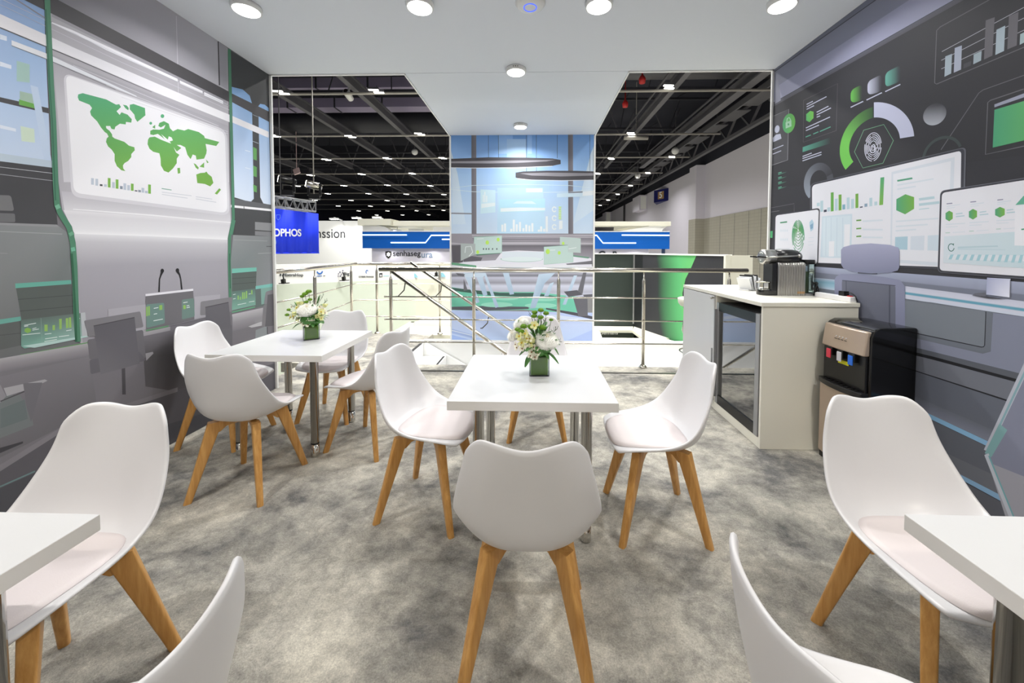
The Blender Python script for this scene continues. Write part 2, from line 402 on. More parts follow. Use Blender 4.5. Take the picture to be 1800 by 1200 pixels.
# soft curved section
W.band(*B((405, 60), (1510, 150), (1522, 262), (425, 190)), [(0, (178, 175, 185)), (.5, (190, 188, 196)), (1, (206, 204, 211))])
W.band(*B((418, 185), (1524, 262), (1500, 372), (488, 335)), [(0, (214, 212, 218)), (.2, (206, 204, 211)), (.8, (216, 215, 221)), (1, (226, 225, 230))])
W.band(*B((488, 335), (1500, 372), (1504, 520), (506, 560)), [(0, (214, 213, 219)), (.25, (188, 186, 194)), (1, (160, 157, 167))])
W.band(*B((506, 560), (1504, 520), (1522, 850), (545, 1058)), [(0, (160, 157, 167)), (1, (150, 147, 157))])
W.line(B((480, 178), (1000, 218), (1520, 266)), [1.2, 2.4, 1.4], (230, 229, 234)); W.line(B((496, 338), (1000, 352), (1500, 376)), [1.5, 3, 2], (232, 231, 236))
# white screen with the map
scr = A((432, 488), (1482, 868))+B((1500, 205), (486, 70))
W.rr([(p[0]+dx, p[1]+dy) for p, (dx, dy) in zip(scr, ((-4, -3), (3, -3), (4, 5), (-4, 7)))], 16, (202, 200, 208)); W.rr(scr, 13, (226, 225, 231))
def green(p):
    t = max(0, min(1, (p[1]-165)/150)); return mix((70, 164, 116), (108, 168, 48), t)
NA = ((515, 622), (545, 614), (700, 655), (765, 690), (785, 686), (797, 705), (768, 733), (788, 757), (800, 740), (840, 755), (868, 785), (865, 808), (830, 803), (828, 820), (790, 815), (760, 835), (755, 853), (735, 850), (725, 830), (698, 830), (700, 845), (722, 862), (738, 885), (740, 900), (755, 912), (820, 935), (850, 960), (885, 970), (888, 990), (865, 1015), (865, 1035), (845, 1060), (820, 1075), (810, 1090), (812, 1110), (826, 1127), (800, 1122), (770, 1095), (755, 1060), (755, 1015), (735, 985), (712, 965), (698, 935), (703, 912), (715, 900), (705, 880), (690, 870), (665, 840), (640, 800), (600, 760), (593, 735), (606, 712), (590, 690), (520, 662), (512, 640))
EU = ((990, 862), (1010, 853), (1050, 855), (1080, 848), (1090, 822), (1060, 840), (1043, 830), (1050, 810), (1080, 798), (1112, 815), (1120, 845), (1140, 865), (1170, 850), (1215, 860), (1240, 850), (1310, 870), (1345, 895), (1350, 910), (1445, 935), (1425, 962), (1355, 948), (1362, 990), (1360, 1010), (1345, 1045), (1295, 1052), (1290, 1025), (1270, 1018), (1256, 1048), (1235, 1020), (1220, 970), (1190, 955), (1165, 955), (1195, 975), (1165, 998), (1145, 970), (1118, 932), (1140, 925), (1130, 905), (1112, 898), (1106, 920), (1062, 884), (1086, 918), (1040, 882), (1010, 890), (990, 885))
AF = ((975, 920), (985, 905), (1020, 900), (1060, 920), (1110, 940), (1135, 948), (1160, 1005), (1182, 1020), (1165, 1045), (1165, 1075), (1140, 1110), (1110, 1137), (1080, 1125), (1060, 1090), (1058, 1045), (1050, 1010), (1010, 1000), (985, 980), (972, 950))
for t in (NA, EU, AF, ((855, 690), (880, 685), (955, 712), (958, 760), (905, 803), (890, 780), (885, 755), (855, 720)), ((810, 690), (835, 695), (848, 712), (845, 727), (825, 712)),
          ((1168, 1108), (1185, 1105), (1188, 1140), (1172, 1145)), ((1293, 1150), (1320, 1140), (1350, 1138), (1360, 1130), (1370, 1145), (1395, 1165), (1406, 1205), (1385, 1228), (1350, 1212), (1300, 1206)),
          ((1275, 1075), (1290, 1082), (1310, 1105), (1305, 1117), (1290, 1105)), ((1315, 1098), (1345, 1070), (1345, 1105)), ((1357, 1050), (1375, 1070), (1365, 1075)), ((1415, 1275), (1445, 1240), (1456, 1250), (1430, 1282)), ((1003, 838), (1022, 822), (1022, 848))):
    W.poly(A(*t), green)
for x, y, r in ((1070, 765, 3.2), (993, 812, 2.4)): W.ell(x/3.75, y/3.75, r, r*1.05, (72, 165, 115))
BL = (178, 188, 204); BK = (60, 64, 72); GN = (112, 172, 52)
for x, t, b, c in ((600, -26, 16, BL), (628, -22, 22, BL), (657, 14, 25, BK), (685, 14, 30, BL), (710, -27, 34, GN), (738, 0, 38, BL), (762, -18, 42, GN), (790, 26, 45, (130, 140, 156)), (813, 8, 50, BL), (838, 20, 53, BL), (862, 10, 56, GN), (887, 54, 60, BK), (910, 52, 65, (130, 140, 156)), (932, 38, 68, BL), (955, 58, 72, BL), (976, 16, 75, GN)):
    W.poly(B((x, t-1), (x+18, t+1), (x+18, b+2), (x, b)), c)
W.line(B((1065, 42), (1130, 52)), 1.3, (100, 160, 140))
for p, q in (((1066, 66), (1262, 90)), ((1066, 80), (1236, 106)), ((1290, 96), (1398, 112)), ((1290, 110), (1425, 133))): W.line(B(p, q), 1.1, (196, 199, 210))
# beams and strips of light across the top
W.poly(A((-900, -560), (-500, -500), (345, -20), (1772, 745), (1772, 803), (120, -20)), (76, 74, 78))
W.line(A((1, -70), (345, 150), (1495, 690), (1770, 815)), 2, (138, 136, 146))
WH = (228, 227, 234)
W.poly(A((340, 145), (480, 200), (1170, 520), (1170, 538), (700, 330), (500, 226), (340, 155)), WH)
W.poly(A((1184, 530), (1335, 600), (1335, 618), (1186, 550)), WH); W.poly(A((1345, 606), (1470, 665), (1470, 685), (1345, 628)), WH)
W.line(A((0, -10), (500, 230), (1500, 690)), .8, (196, 196, 206)); W.line(A((0, 30), (800, 410), (1760, 835)), .7, (190, 190, 200))
W.poly(A((-900, -300), (0, 92), (500, 320), (1770, 868), (1770, 908), (1000, 600), (500, 385), (0, 178), (-900, -180)), [(216, 214, 222)]*3+[(230, 229, 234)]*2+[(222, 220, 227)]*4)
W.line(A((-900, -172), (0, 182), (500, 390), (1000, 606)), [2, 2, 1.4, .6], (92, 90, 96))
W.poly(A((75, 265), (300, 350), (900, 632), (900, 640), (300, 385), (75, 298)), (214, 216, 224)); W.line(A((75, 300), (300, 388), (760, 590)), .9, (120, 120, 128))
for p, q in (((480, 430), (1440, 830)), ((700, 560), (1500, 868)), ((800, 640), (1500, 880))): W.line(A(p, q), .7, (206, 205, 213))
# right-hand zone with two windows
W.poly(A((1520, 333), (1772, 492), (1785, 1200))+B((1800, 360), (1535, 350))+A((1535, 1200)), (70, 71, 74))
win = [(128, 172, 222), (118, 164, 218), (120, 165, 220), (128, 172, 222), (190, 206, 230), (200, 212, 232), (200, 212, 232)]
W.poly(A((1527, 572), (1600, 590), (1645, 630), (1660, 680), (1672, 1310), (1650, 1332), (1545, 1300)), win)
W.poly(A((1702, 700), (1715, 684), (1745, 690), (1770, 712), (1785, 1350), (1735, 1340), (1715, 1300)), win)
for y0, y1 in ((968, 1050), (1090, 1160), (1215, 1260)): W.poly(A((1668, y0), (1692, y0+12), (1692, y1+8), (1670, y1)), (88, 156, 78))
W.line(A((1665, 755), (1700, 770)), .7, (150, 160, 176)); W.line(A((1665, 930), (1703, 945)), .8, (170, 180, 196))
for y in (990, 1104): W.line(A((1615, y), (1650, y+10)), 1.3, (206, 216, 232))
W.poly(A((1495, 600), (1772, 735), (1772, 803), (1495, 655)), (76, 74, 78)); W.poly(A((1480, 742), (1770, 868), (1770, 908), (1480, 786)), (222, 220, 227))
W.poly(B((1545, 110), (1790, 150), (1790, 185), (1530, 150)), (96, 97, 102)); W.poly(B((1520, 150), (1788, 178), (1788, 192), (1520, 166)), (232, 231, 236))
W.line(B((1607, 155), (1608, 175)), 1.2, (96, 97, 102))
W.poly(B((1550, 170), (1788, 196), (1790, 360), (1550, 350)), (74, 75, 78))
W.poly(B((1680, 262), (1788, 270), (1788, 322), (1680, 314)), (140, 141, 145)); W.poly(B((1680, 322), (1788, 328), (1788, 358), (1680, 350)), (128, 129, 134))
W.poly(B((1535, 348), (1790, 358), (1796, 700), (1525, 850), (1512, 600)), [(140, 144, 147), (130, 133, 137), (136, 138, 144), (118, 128, 128), (120, 130, 132)])
W.line(B((1540, 380), (1760, 388)), 1, (154, 157, 160)); W.line(B((1700, 470), (1790, 466)), 1, (158, 160, 165)); W.line(B((1755, 424), (1790, 424)), 1.3, (86, 87, 92))
W.poly(B((1528, 600), (1690, 586), (1682, 800), (1528, 835)), (88, 98, 95)); W.poly(B((1528, 570), (1690, 562), (1690, 587), (1528, 600)), (104, 186, 170))
W.line(B((1530, 635), (1686, 625)), .8, (68, 76, 74)); W.line(B((1530, 672), (1686, 660)), .8, (68, 76, 74))
W.poly(B((1684, 685), (1796, 668), (1796, 690), (1684, 706)), (112, 188, 180)); W.poly(B((1684, 706), (1796, 690), (1796, 800), (1684, 835)), (96, 110, 108))
W.poly(B((1528, 720), (1682, 700), (1684, 810), (1528, 845)), [(92, 118, 112), (92, 118, 112), (116, 168, 152), (116, 168, 152)])
for x, t, b in ((1565, 748, 775), (1580, 756, 776), (1595, 726, 772), (1607, 726, 770), (1620, 718, 766), (1655, 712, 740)): W.poly(B((x, t), (x+8, t-1), (x+8, b-1), (x, b)), (138, 190, 84))
for p, q in (((1535, 742), (1552, 738)), ((1535, 770), (1552, 766)), ((1565, 808), (1622, 797)), ((1638, 738), (1652, 735)), ((1640, 790), (1676, 784))): W.line(B(p, q), .9, (214, 226, 224))
W.poly(B((1718, 700), (1796, 690), (1796, 790), (1722, 806)), (120, 164, 154))
# glass screens, podium and microphones
W.poly(B((135, 908), (555, 860), (570, 1020), (160, 1096), (138, 1082)), [(88, 106, 101), (104, 118, 112), (142, 176, 170), (112, 166, 152), (106, 156, 144)])
W.poly(B((530, 862), (560, 858), (575, 1015), (540, 1022)), (176, 180, 186))
W.line(B((268, 895), (276, 1060)), .6, (130, 160, 150))
for t in (((300, 930), (322, 930), (322, 975), (300, 975)), ((355, 935), (372, 932), (372, 968), (355, 968)), ((400, 892), (418, 890), (418, 960), (402, 962)), ((445, 888), (462, 886), (464, 952), (447, 955)), ((466, 883), (481, 880), (484, 950), (468, 952))): W.poly(I(*t), (136, 180, 78))
W.poly(I((165, 960), (185, 950), (208, 960), (208, 978), (185, 988), (165, 978)), (122, 172, 66))
for p, q in (((162, 935), (243, 920)), ((162, 943), (190, 938)), ((218, 958), (245, 952)), ((218, 968), (262, 960)), ((302, 995), (348, 990)), ((305, 1027), (388, 1015)), ((398, 1012), (468, 1003)), ((300, 1045), (385, 1031)), ((448, 972), (484, 966)), ((515, 893), (542, 888)), ((150, 1000), (272, 988)), ((510, 1000), (545, 994))): W.line(I(p, q), 1, (214, 226, 224))
W.poly(B((145, 1080), (560, 1012), (585, 1018), (225, 1092)), (168, 200, 196))
W.poly(B((710, 838), (960, 805), (962, 970), (720, 1010)), (164, 161, 171)); W.poly(B((1280, 755), (1450, 740), (1450, 860), (1280, 905)), (166, 163, 173))
W.poly(B((958, 752), (1272, 716), (1280, 905), (960, 980)), (108, 106, 112)); W.poly(B((957, 737), (1272, 702), (1272, 716), (957, 752)), (220, 218, 226))
W.rr(B((962, 806), (1080, 794), (1086, 930), (964, 962)), 3, (104, 136, 130)); W.rr(B((1196, 775), (1276, 764), (1282, 885), (1198, 906)), 3, (104, 132, 126))
for t in (((962, 822), (972, 820), (972, 882), (962, 884)), ((976, 818), (986, 817), (986, 878), (976, 880)), ((1048, 812), (1068, 809), (1068, 840), (1048, 843)), ((1206, 812), (1222, 808), (1224, 834), (1208, 838))): W.poly(B(*t), (134, 184, 76))
for p, q in (((1012, 832), (1042, 826)), ((1012, 870), (1034, 866)), ((1010, 914), (1072, 902)), ((1228, 816), (1246, 812)), ((1228, 828), (1250, 823)), ((1206, 795), (1235, 790))): W.line(B(p, q), 1.2, (216, 226, 226))
for t in (((1047, 724), (1050, 640), (1058, 615), (1070, 585)), ((1197, 708), (1190, 640), (1183, 612), (1165, 580))): W.line(B(*t), [2.6, 2.2, 2.6, 5], (40, 39, 42))
for x, y in ((1068, 584), (1168, 581)): W.ell(x/3.75, 320+y/3.75, 3, 3.6, (38, 37, 40))
# green glass edges
GE = (70, 128, 100)
W.line(A((300, -300), (312, 60), (335, 560), (350, 800), (364, 1200))+B((374, 150), (395, 205), (455, 300), (478, 400), (490, 560), (500, 860), (512, 1052)), 10, GE)
W.line(A((300, 60), (325, 560), (342, 800), (358, 1200))+B((364, 120),), 2.5, (52, 104, 84)); W.line(B((470, 470), (482, 640), (496, 900), (500, 1050)), 4, (42, 96, 70))
W.line(B((372, 150), (384, 175)), 8, (104, 170, 140)); W.line(B((462, 330), (474, 350)), 8, (96, 160, 128)); W.line(B((476, 430), (482, 455)), 7, (96, 172, 142))
W.line(A((1510, 324), (1522, 800), (1532, 1200))+B((1537, 240), (1512, 360), (1510, 520), (1518, 840)), 5, GE)
W.line(B((1540, 250), (1522, 345)), 6, (76, 136, 108)); W.line(B((1512, 470), (1516, 700)), 1.6, (44, 98, 74))
W.line(B((130, 1142), (575, 1060)), 3, (92, 148, 88)); W.line(B((960, 978), (1110, 948)), 2.5, (96, 150, 108)); W.line(B((1525, 858), (1680, 822)), 2.5, (92, 158, 122))
# console in front
W.k = GL*1.2
W.poly(B((-900, 1400), (0, 1170), (130, 1146), (575, 1062), (960, 988), (1525, 868), (1800, 800), (1820, 1400))+G((600, 700), (-900, 1500)), (108, 105, 112))
W.band(*(G((-700, 425), (0, 246), (0, 330), (-700, 520))), [(0, (152, 149, 155)), (1, (112, 109, 116))])
W.band(*(G((0, 246), (540, 152), (560, 230), (0, 330))), [(0, (152, 149, 155)), (.5, (130, 127, 133)), (1, (110, 107, 114))])
W.band(*(B((930, 992), (1120, 952), (1120, 1030), (930, 1075))), [(0, (150, 147, 153)), (1, (106, 103, 110))])
W.band(*(B((1525, 872), (1740, 826), (1740, 930), (1525, 985))), [(0, (164, 161, 168)), (.5, (134, 131, 138)), (1, (112, 109, 116))])
W.band(*(G((-700, 520), (560, 230), (600, 560), (-700, 1210))), [(0, (112, 109, 116)), (1, (98, 96, 102))])
W.band(*(G((880, 110), (1400, 0), (1400, 500), (900, 420))), [(0, (104, 101, 108)), (.4, (78, 76, 79)), (1, (82, 79, 84))])
W.poly(G((-700, 1350), (0, 930), (430, 660), (1100, 440), (1800, 250), (1800, 900), (-700, 2200)), (84, 82, 89))
W.poly(G((-700, 1330), (0, 905), (430, 640), (1100, 425), (1100, 452), (430, 672), (0, 945), (-700, 1370)), (116, 113, 120))
W.line(G((-400, 1220), (0, 1040), (215, 945)), 2.5, (92, 120, 122)); W.poly(G((-400, 1240), (0, 1050), (215, 955), (700, 760), (1600, 480), (1600, 900), (-400, 2000)), (72, 72, 79))
W.poly(G((-300, 620), (0, 480), (120, 470), (190, 590), (205, 660), (0, 740), (-300, 830)), (104, 110, 112)); W.poly(G((0, 560), (150, 500), (170, 620), (0, 680)), (94, 104, 106))
W.poly(G((20, 430), (275, 376), (292, 384), (210, 425), (40, 480)), (150, 148, 154)); W.poly(G((-200, 500), (0, 410), (35, 480), (0, 520), (-200, 580)), (128, 126, 133)); W.line(G((0, 512), (205, 428)), 2, (70, 69, 74))
W.poly(G((-200, 880), (0, 800), (140, 760), (140, 772), (0, 832), (-200, 915)), (62, 61, 66)); W.poly(G((140, 400), (260, 395), (190, 640), (165, 560)), (100, 98, 105))
# printed swivel chairs
W.poly(G((752, 310), (774, 305), (778, 470), (756, 470)), (70, 68, 73))
W.rr(G((518, 12), (868, -46), (888, 52), (548, 112)), 3, (112, 110, 116)); W.rr(G((540, 130), (885, 68), (902, 245), (552, 252)), 4, (98, 96, 102)); W.rr(G((552, 255), (860, 200), (905, 258), (560, 345)), 4, (92, 90, 97))
W.poly(G((578, 45), (832, -8), (864, 278), (622, 345)), [(86, 84, 91), (86, 84, 91), (96, 94, 101), (104, 102, 109)]); W.line(G((578, 45), (832, -8)), 1.5, (66, 64, 70))
W.poly(G((900, 215), (945, 205), (950, 215), (905, 260)), (140, 138, 144))
W.poly(K((700, 930), (890, 880), (890, 1160), (700, 1160)), (94, 92, 99))
W.rr(K((610, 750), (890, 708), (884, 842), (606, 872)), 3, (116, 114, 120)); W.rr(K((800, 850), (888, 836), (886, 960), (800, 985)), 3, (104, 102, 108)); W.poly(K((652, 800), (856, 756), (880, 980), (660, 1010)), (92, 90, 97)); W.line(K((652, 800), (856, 756)), 1.4, (70, 68, 73))
W.poly(K((1095, 1000), (1200, 960), (1200, 1040), (1092, 1080)), (126, 132, 136)); W.poly(K((1030, 968), (1115, 935), (1150, 925), (1150, 960), (1060, 978)), (168, 166, 172)); W.poly(K((1090, 905), (1160, 880), (1165, 925), (1085, 935)), (130, 128, 134))
W.rr(K((1184, 662), (1262, 640), (1262, 765), (1166, 775)), 3, (118, 116, 122)); W.rr(K((1162, 780), (1262, 760), (1262, 965), (1148, 970)), 3, (112, 110, 116)); W.poly(K((1200, 690), (1262, 680), (1262, 960), (1178, 970)), (88, 86, 92)); W.line(K((1196, 970), (1198, 1035)), 1.6, (70, 68, 73))
W.done('wall_left')

# ---- right wall
Cc = sc(1340, 0, 3.913); D = sc(1340, 260, 3.913); J = sc(1640, 420, 4.2875); Hh = sc(1500, 560, 3.53)
R = Print(lambda x, y: atx(x, y, XR), (-1, 0, 0), GR, ((1, YB, YE-.004), (2, .002, ZC)))
R.slab([(XR, YE, 0), (XR, YB, 0), (XR, YB, ZC), (XR, YE, ZC)], (.08, 0, 0), (58, 58, 64))
DK = (57, 57, 62)
def ln(x0, y0, x1, y1, x): return (x, y0+(y1-y0)*(x-x0)/(x1-x0))
def bnd(a, b, c0, c1):
    R.poly(Cc(ln(*a, 60), ln(*a, 1100), ln(*a, 2300), ln(*b, 2300), ln(*b, 1100), ln(*b, 60)), [c0, c0, c0, c1, c1, c1])
e1 = (85, 465, 700, 0); e2 = (85, 492, 780, 0); e3 = (85, 605, 1010, 0); e4 = (85, 702, 1318, 0); e5 = (85, 728, 1385, 0); e0 = (85, 440, 640, 0)
R.band(*Cc((60, 700), (2300, -500), (2300, 1000), (60, 1300)), [(0, (62, 62, 68)), (1, (56, 56, 61))])
bnd(e4, e5, (96, 97, 110), (88, 88, 98)); bnd(e3, e4, (152, 154, 184), (158, 160, 190)); bnd(e2, e3, (128, 131, 152), (132, 135, 158)); bnd(e0, e2, (112, 115, 134), (114, 117, 136))
R.line(Cc(ln(*e2, 60), ln(*e2, 1100), ln(*e2, 2300)), 1.6, (78, 80, 92)); R.line(Cc(ln(*e4, 60), ln(*e4, 1100), ln(*e4, 2300)), 1, (66, 67, 76))
LN = (104, 104, 110); PL = (186, 190, 214)
R.poly(Cc((85, 560), (110, 545), (128, 690), (85, 715)), (138, 140, 160))
# card with padlock
R.rr(Cc((40, 815), (184, 748), (174, 1100), (40, 1150)), 3, (80, 80, 86)); R.line(Cc((40, 815), (182, 750), (174, 1100), (40, 1145)), 1, (140, 140, 148))
R.ell(*Cc((102, 888))[0], 4.3, 6.6, PL, tilt=-.3); R.poly(Cc((72, 948), (95, 925), (125, 920), (132, 952), (75, 978)), PL)
R.ell(*Cc((183, 848))[0], 11.2, 17, lambda p: mix((64, 160, 104), (92, 176, 60), max(0, min(1, (p[0]-1376)/22))), tilt=-.28)
R.poly(Cc((160, 842), (200, 826), (201, 868), (161, 884)), (150, 196, 168)); R.line(Cc((168, 838), (172, 815), (185, 808), (193, 820), (194, 830)), 1.6, (150, 196, 168)); R.ell(*Cc((180, 855))[0], 1.5, 2, (74, 150, 100))
for p, q in (((72, 1028), (145, 998)), ((72, 1060), (130, 1036))): R.line(Cc(p, q), 1.4, PL)
# info card
R.line(Cc((284, 690), (518, 574), (508, 898), (282, 978)), .9, (96, 92, 96), closed=True)
for p, q in (((305, 718), (348, 696)), ((305, 735), (442, 664)), ((305, 752), (356, 726)), ((374, 772), (455, 730)), ((374, 790), (472, 742)), ((374, 806), (398, 796)), ((300, 880), (466, 804)), ((300, 898), (390, 860))): R.line(Cc(p, q), 1.6, PL)
R.poly(Cc((302, 785), (330, 762), (353, 768), (352, 812), (325, 840), (302, 828)), [(74, 178, 96), (96, 188, 66), (104, 190, 58), (104, 190, 58), (84, 182, 80), (70, 176, 100)])
for p, q in (((298, 942), (334, 928)), ((350, 922), (386, 906)), ((396, 904), (470, 872))): R.line(Cc(p, q), 1.6, (78, 160, 136))
R.poly(Cc((278, 1012), (470, 945), (470, 985), (277, 1046)), [(78, 160, 140), DK, DK, (78, 160, 140)])
for p, q in (((277, 1076), (340, 1052)), ((277, 1090), (407, 1046)), ((277, 1106), (407, 1062))): R.line(Cc(p, q), 1.6, PL)
# three chips
for pts, c in ((((608, 620), (690, 578), (690, 690), (608, 710)), (96, 190, 64)), (((724, 560), (825, 508), (820, 630), (724, 655)), PL), (((846, 500), (955, 445), (950, 560), (846, 602)), (92, 170, 156))):
    q = Cc(*pts); x0 = q[0][0]; x1 = q[1][0]; R.rr(q, 9, lambda p, x0=x0, x1=x1, c=c: mix(c, (60, 60, 66), max(0, min(1, (p[0]-x0)/(x1-x0)*1.05))))
for p, q in (((608, 738), (694, 697)), ((717, 688), (823, 637)), ((846, 630), (950, 580))): R.line(Cc(p, q), 1.8, PL)
# ring gauge and fingerprint hexagon
R.arc(*Cc((768, 980))[0], 60, 63, 43.5, 44, 92, 214, lambda t: mix((62, 92, 62), (100, 194, 62), min(1, t*1.7)), 30, -.25)
R.arc(*Cc((768, 980))[0], 71, 70.5, 46, 44, 4, 90, (184, 188, 216), 26, -.09)
R.line(Cc((634, 1044), (698, 895), (836, 856), (902, 966), (830, 1122), (692, 1155)), 1.1, (104, 158, 122), closed=True)
fx, fy = Cc((762, 1010))[0]
for k in range(1, 8):
    r = k/7.4
    for a0, a1 in ((8, 150), (162, 262), (275, 350)) if k % 2 else ((-20, 96), (108, 210), (222, 325)):
        pts = []
        for j in range(15):
            a = math.radians(a0+(a1-a0)*j/14); x = 15.5*r*math.cos(a); y = 26*r*math.sin(a)
            pts.append((fx+x, fy-y-.22*x+(3 if k < 3 else 0)))
        R.line(pts, 1.25, (200, 203, 222))
R.line([(fx-2, fy+6), (fx-1, fy-2), (fx+2, fy-5), (fx+3, fy+8)], 1.2, (200, 203, 222))
R.ell(*Cc((1187, 786))[0], 20.5, 19, lambda p: mix((68, 68, 74), (168, 172, 184), max(0, min(1, (p[1]-183)/36))), 36, -.2)
# framed bar chart
R.line(Cc((1186, 570), (1200, 210), (1225, 185), (1560, 0), (2300, -420)), 1.6, LN); R.line(Cc((1186, 570), (1200, 578), (1800, 325), (2300, 110)), 1.6, LN)
for p, q in (((1236, 355), (2200, -165)), ((1232, 415), (2200, -80)), ((1232, 474), (2200, 20))): R.line(Cc(p, q), 1, (176, 178, 190))
LB = (168, 186, 200); GRY = (108, 106, 114)
for t, c in ((((1260, 388), (1306, 370), (1300, 505), (1254, 528)), (164, 180, 194)), (((1325, 330), (1374, 312), (1368, 478), (1318, 500)), (168, 176, 198)), (((1386, 440), (1440, 418), (1436, 450), (1384, 472)), (78, 78, 84)), (((1455, 375), (1510, 350), (1506, 416), (1452, 442)), (160, 178, 190)), (((1538, 140), (1600, 118), (1584, 382), (1526, 410)), GRY), (((1612, 205), (1672, 176), (1664, 350), (1604, 378)), LB), (((1698, 110), (1764, 82), (1752, 312), (1686, 340)), GRY), (((1775, 235), (1850, 200), (1846, 270), (1772, 308)), (160, 184, 192)), (((1880, 60), (1960, 20), (1950, 220), (1870, 256)), LB)):
    R.poly(Cc(*t), c)
R.line(Cc((1230, 1030), (1490, 640), (1520, 618), (1800, 518), (2300, 340)), 1.4, LN)
R.line(Cc((1800, 612), (1570, 690), (1552, 705), (1536, 1062), (1800, 1005), (2300, 890)), 1.8, LN)
R.poly(Cc((1598, 718), (2300, 455), (2300, 500), (1598, 738)), (150, 154, 176)); R.poly(Cc((1598, 755), (2300, 545), (2300, 850), (1586, 1015)), [(62, 160, 116), (104, 186, 50), (104, 186, 50), (62, 160, 116)])
# small items at the far end
for y in (172, 204, 238, 272):
    R.line(D((110, y), (134, y-6)), 1.4, (92, 176, 146)); R.line(D((110, y+10), (170, y-8)), 1.2, [(92, 176, 146), DK])
R.arc(*D((388, 235))[0], 26, 34, 15, 21, 20, 230, lambda t: mix((64, 64, 70), (140, 150, 166), t), 24, -.15)
R.arc(*D((388, 235))[0], 26, 34, 15, 21, -60, 20, (80, 82, 90), 12, -.15)
R.line(D((60, 412), (220, 382), (220, 440)), .8, LN); R.line(D((60, 440), (118, 432)), .8, (120, 120, 126)); R.poly(D((52, 572), (72, 570), (70, 618), (50, 618)), (72, 190, 122))
R.arc(*D((1240, 60))[0], 36, 36, 31, 31, 20, 175, (68, 78, 78), 20, -.2)
# wall below the screens
R.band(*D((20, 790), (2300, 960), (2300, 1210), (20, 860)), [(0, (160, 168, 196)), (.38, (146, 153, 178)), (.42, (120, 126, 146)), (1, (110, 116, 134))])
R.poly(D((20, 880), (985, 1030), (1800, 1148), (2300, 1225))+J((1500, 3000), (-1500, 3000)), (110, 116, 130))
R.band(*D((20, 860), (1000, 952), (1000, 1035), (20, 950)), [(0, (176, 186, 208)), (.3, (120, 170, 196)), (.6, (150, 190, 212)), (1, (196, 204, 226))])
R.band(*D((985, 950), (2300, 1118), (2300, 1235), (985, 1036)), [(0, (196, 200, 222)), (.42, (206, 208, 228)), (.5, (92, 164, 192)), (.62, (92, 164, 192)), (.7, (206, 208, 228)), (1, (200, 210, 230))])
# screens
SW = (222, 223, 233); SH = (176, 204, 216); PT = (206, 216, 228)
R.rr(D((330, 246), (1404, -8), (1384, 840), (330, 792)), 9, (98, 100, 110)); R.rr(D((334, 248), (1392, 0), (1374, 838), (334, 792)), 8, (66, 67, 76)); R.rr(D((343, 256), (1370, 18), (1358, 822), (345, 788)), 7, SW)
for x, t, b, c in ((376, 376, 402, SH), (400, 362, 440, SH), (424, 424, 442, (60, 66, 88)), (448, 408, 438, SH), (472, 305, 437, (96, 172, 64)), (500, 348, 432, SH), (526, 320, 430, GN), (552, 388, 424, (124, 174, 196)), (582, 340, 422, SH), (612, 350, 418, SH), (642, 314, 414, GN), (672, 402, 412, (66, 72, 96)), (704, 382, 406, (132, 160, 184)), (738, 342, 402, SH), (772, 368, 396, SH)):
    R.poly(D((x, t+2), (x+20, t-1), (x+20, b-3), (x, b)), c)
R.poly(D((814, 204), (840, 200), (832, 390), (806, 394)), [(70, 166, 110), (70, 166, 110), (116, 178, 52), (116, 178, 52)])
R.poly(D((412, 470), (620, 452), (612, 760), (400, 752)), (198, 215, 229)); R.poly(D((420, 480), (608, 466), (602, 745), (415, 742)), (205, 221, 233))
for x in (440, 475, 515, 555): R.line(D((x, 478), (x-2, 742)), 1, (190, 208, 224))
R.poly(D((460, 642), (497, 640), (494, 746), (458, 746)), (226, 228, 236)); R.poly(D((566, 526), (606, 524), (600, 748), (562, 748)), (226, 228, 236))
for y in (498, 554, 608): R.line(D((648, y+1), (682, y-2)), 2.4, (98, 160, 62)); R.line(D((692, y+6), (830, y+8 if y > 550 else y-2)), 3, PT)
R.poly(D((890, 165), (1325, 62), (1300, 818), (880, 785)), (206, 214, 227)); R.poly(D((902, 180), (1300, 90), (1270, 790), (892, 765)), (222, 224, 234))
R.line(D((930, 226), (1034, 208)), 3, (70, 158, 124)); R.line(D((930, 256), (1180, 212)), 2.6, PT); R.line(D((930, 284), (1058, 264)), 2.6, PT)
R.poly(D((924, 352), (986, 318), (1046, 338), (1046, 418), (984, 456), (923, 428)), lambda p: mix((70, 164, 118), (112, 176, 52), max(0, min(1, (p[0]-1576)/30))))
for p, q, w in (((1080, 354), (1186, 340), 4.6), ((1080, 390), (1220, 374), 4.6), ((1080, 422), (1150, 414), 1.6)): R.line(D(p, q), w, SH)
for p, q in (((920, 505), (1214, 484)), ((920, 540), (1140, 526)), ((918, 570), (1060, 560))): R.line(D(p, q), 2.6, PT)
R.poly(D((916, 612), (1002, 608), (1000, 700), (914, 696)), (164, 198, 216)); R.poly(D((1022, 608), (1118, 602), (1114, 704), (1020, 700)), (204, 214, 228)); R.poly(D((1140, 602), (1240, 596), (1236, 708), (1138, 704)), (198, 214, 228))
R.rr(D((86, 456), (398, 412), (386, 806), (78, 790)), 6, (66, 67, 76)); R.rr(D((93, 464), (390, 422), (378, 798), (86, 782)), 5, SW)
R.line(D((124, 514), (172, 508)), 2.4, (74, 148, 112))
for x in range(4): R.ell(*D((130+14*x, 568))[0], 1.2, 2.4, PT); R.ell(*D((130+14*x, 630))[0], 1.2, 2.4, PT)
fx, fy = D((248, 606))[0]
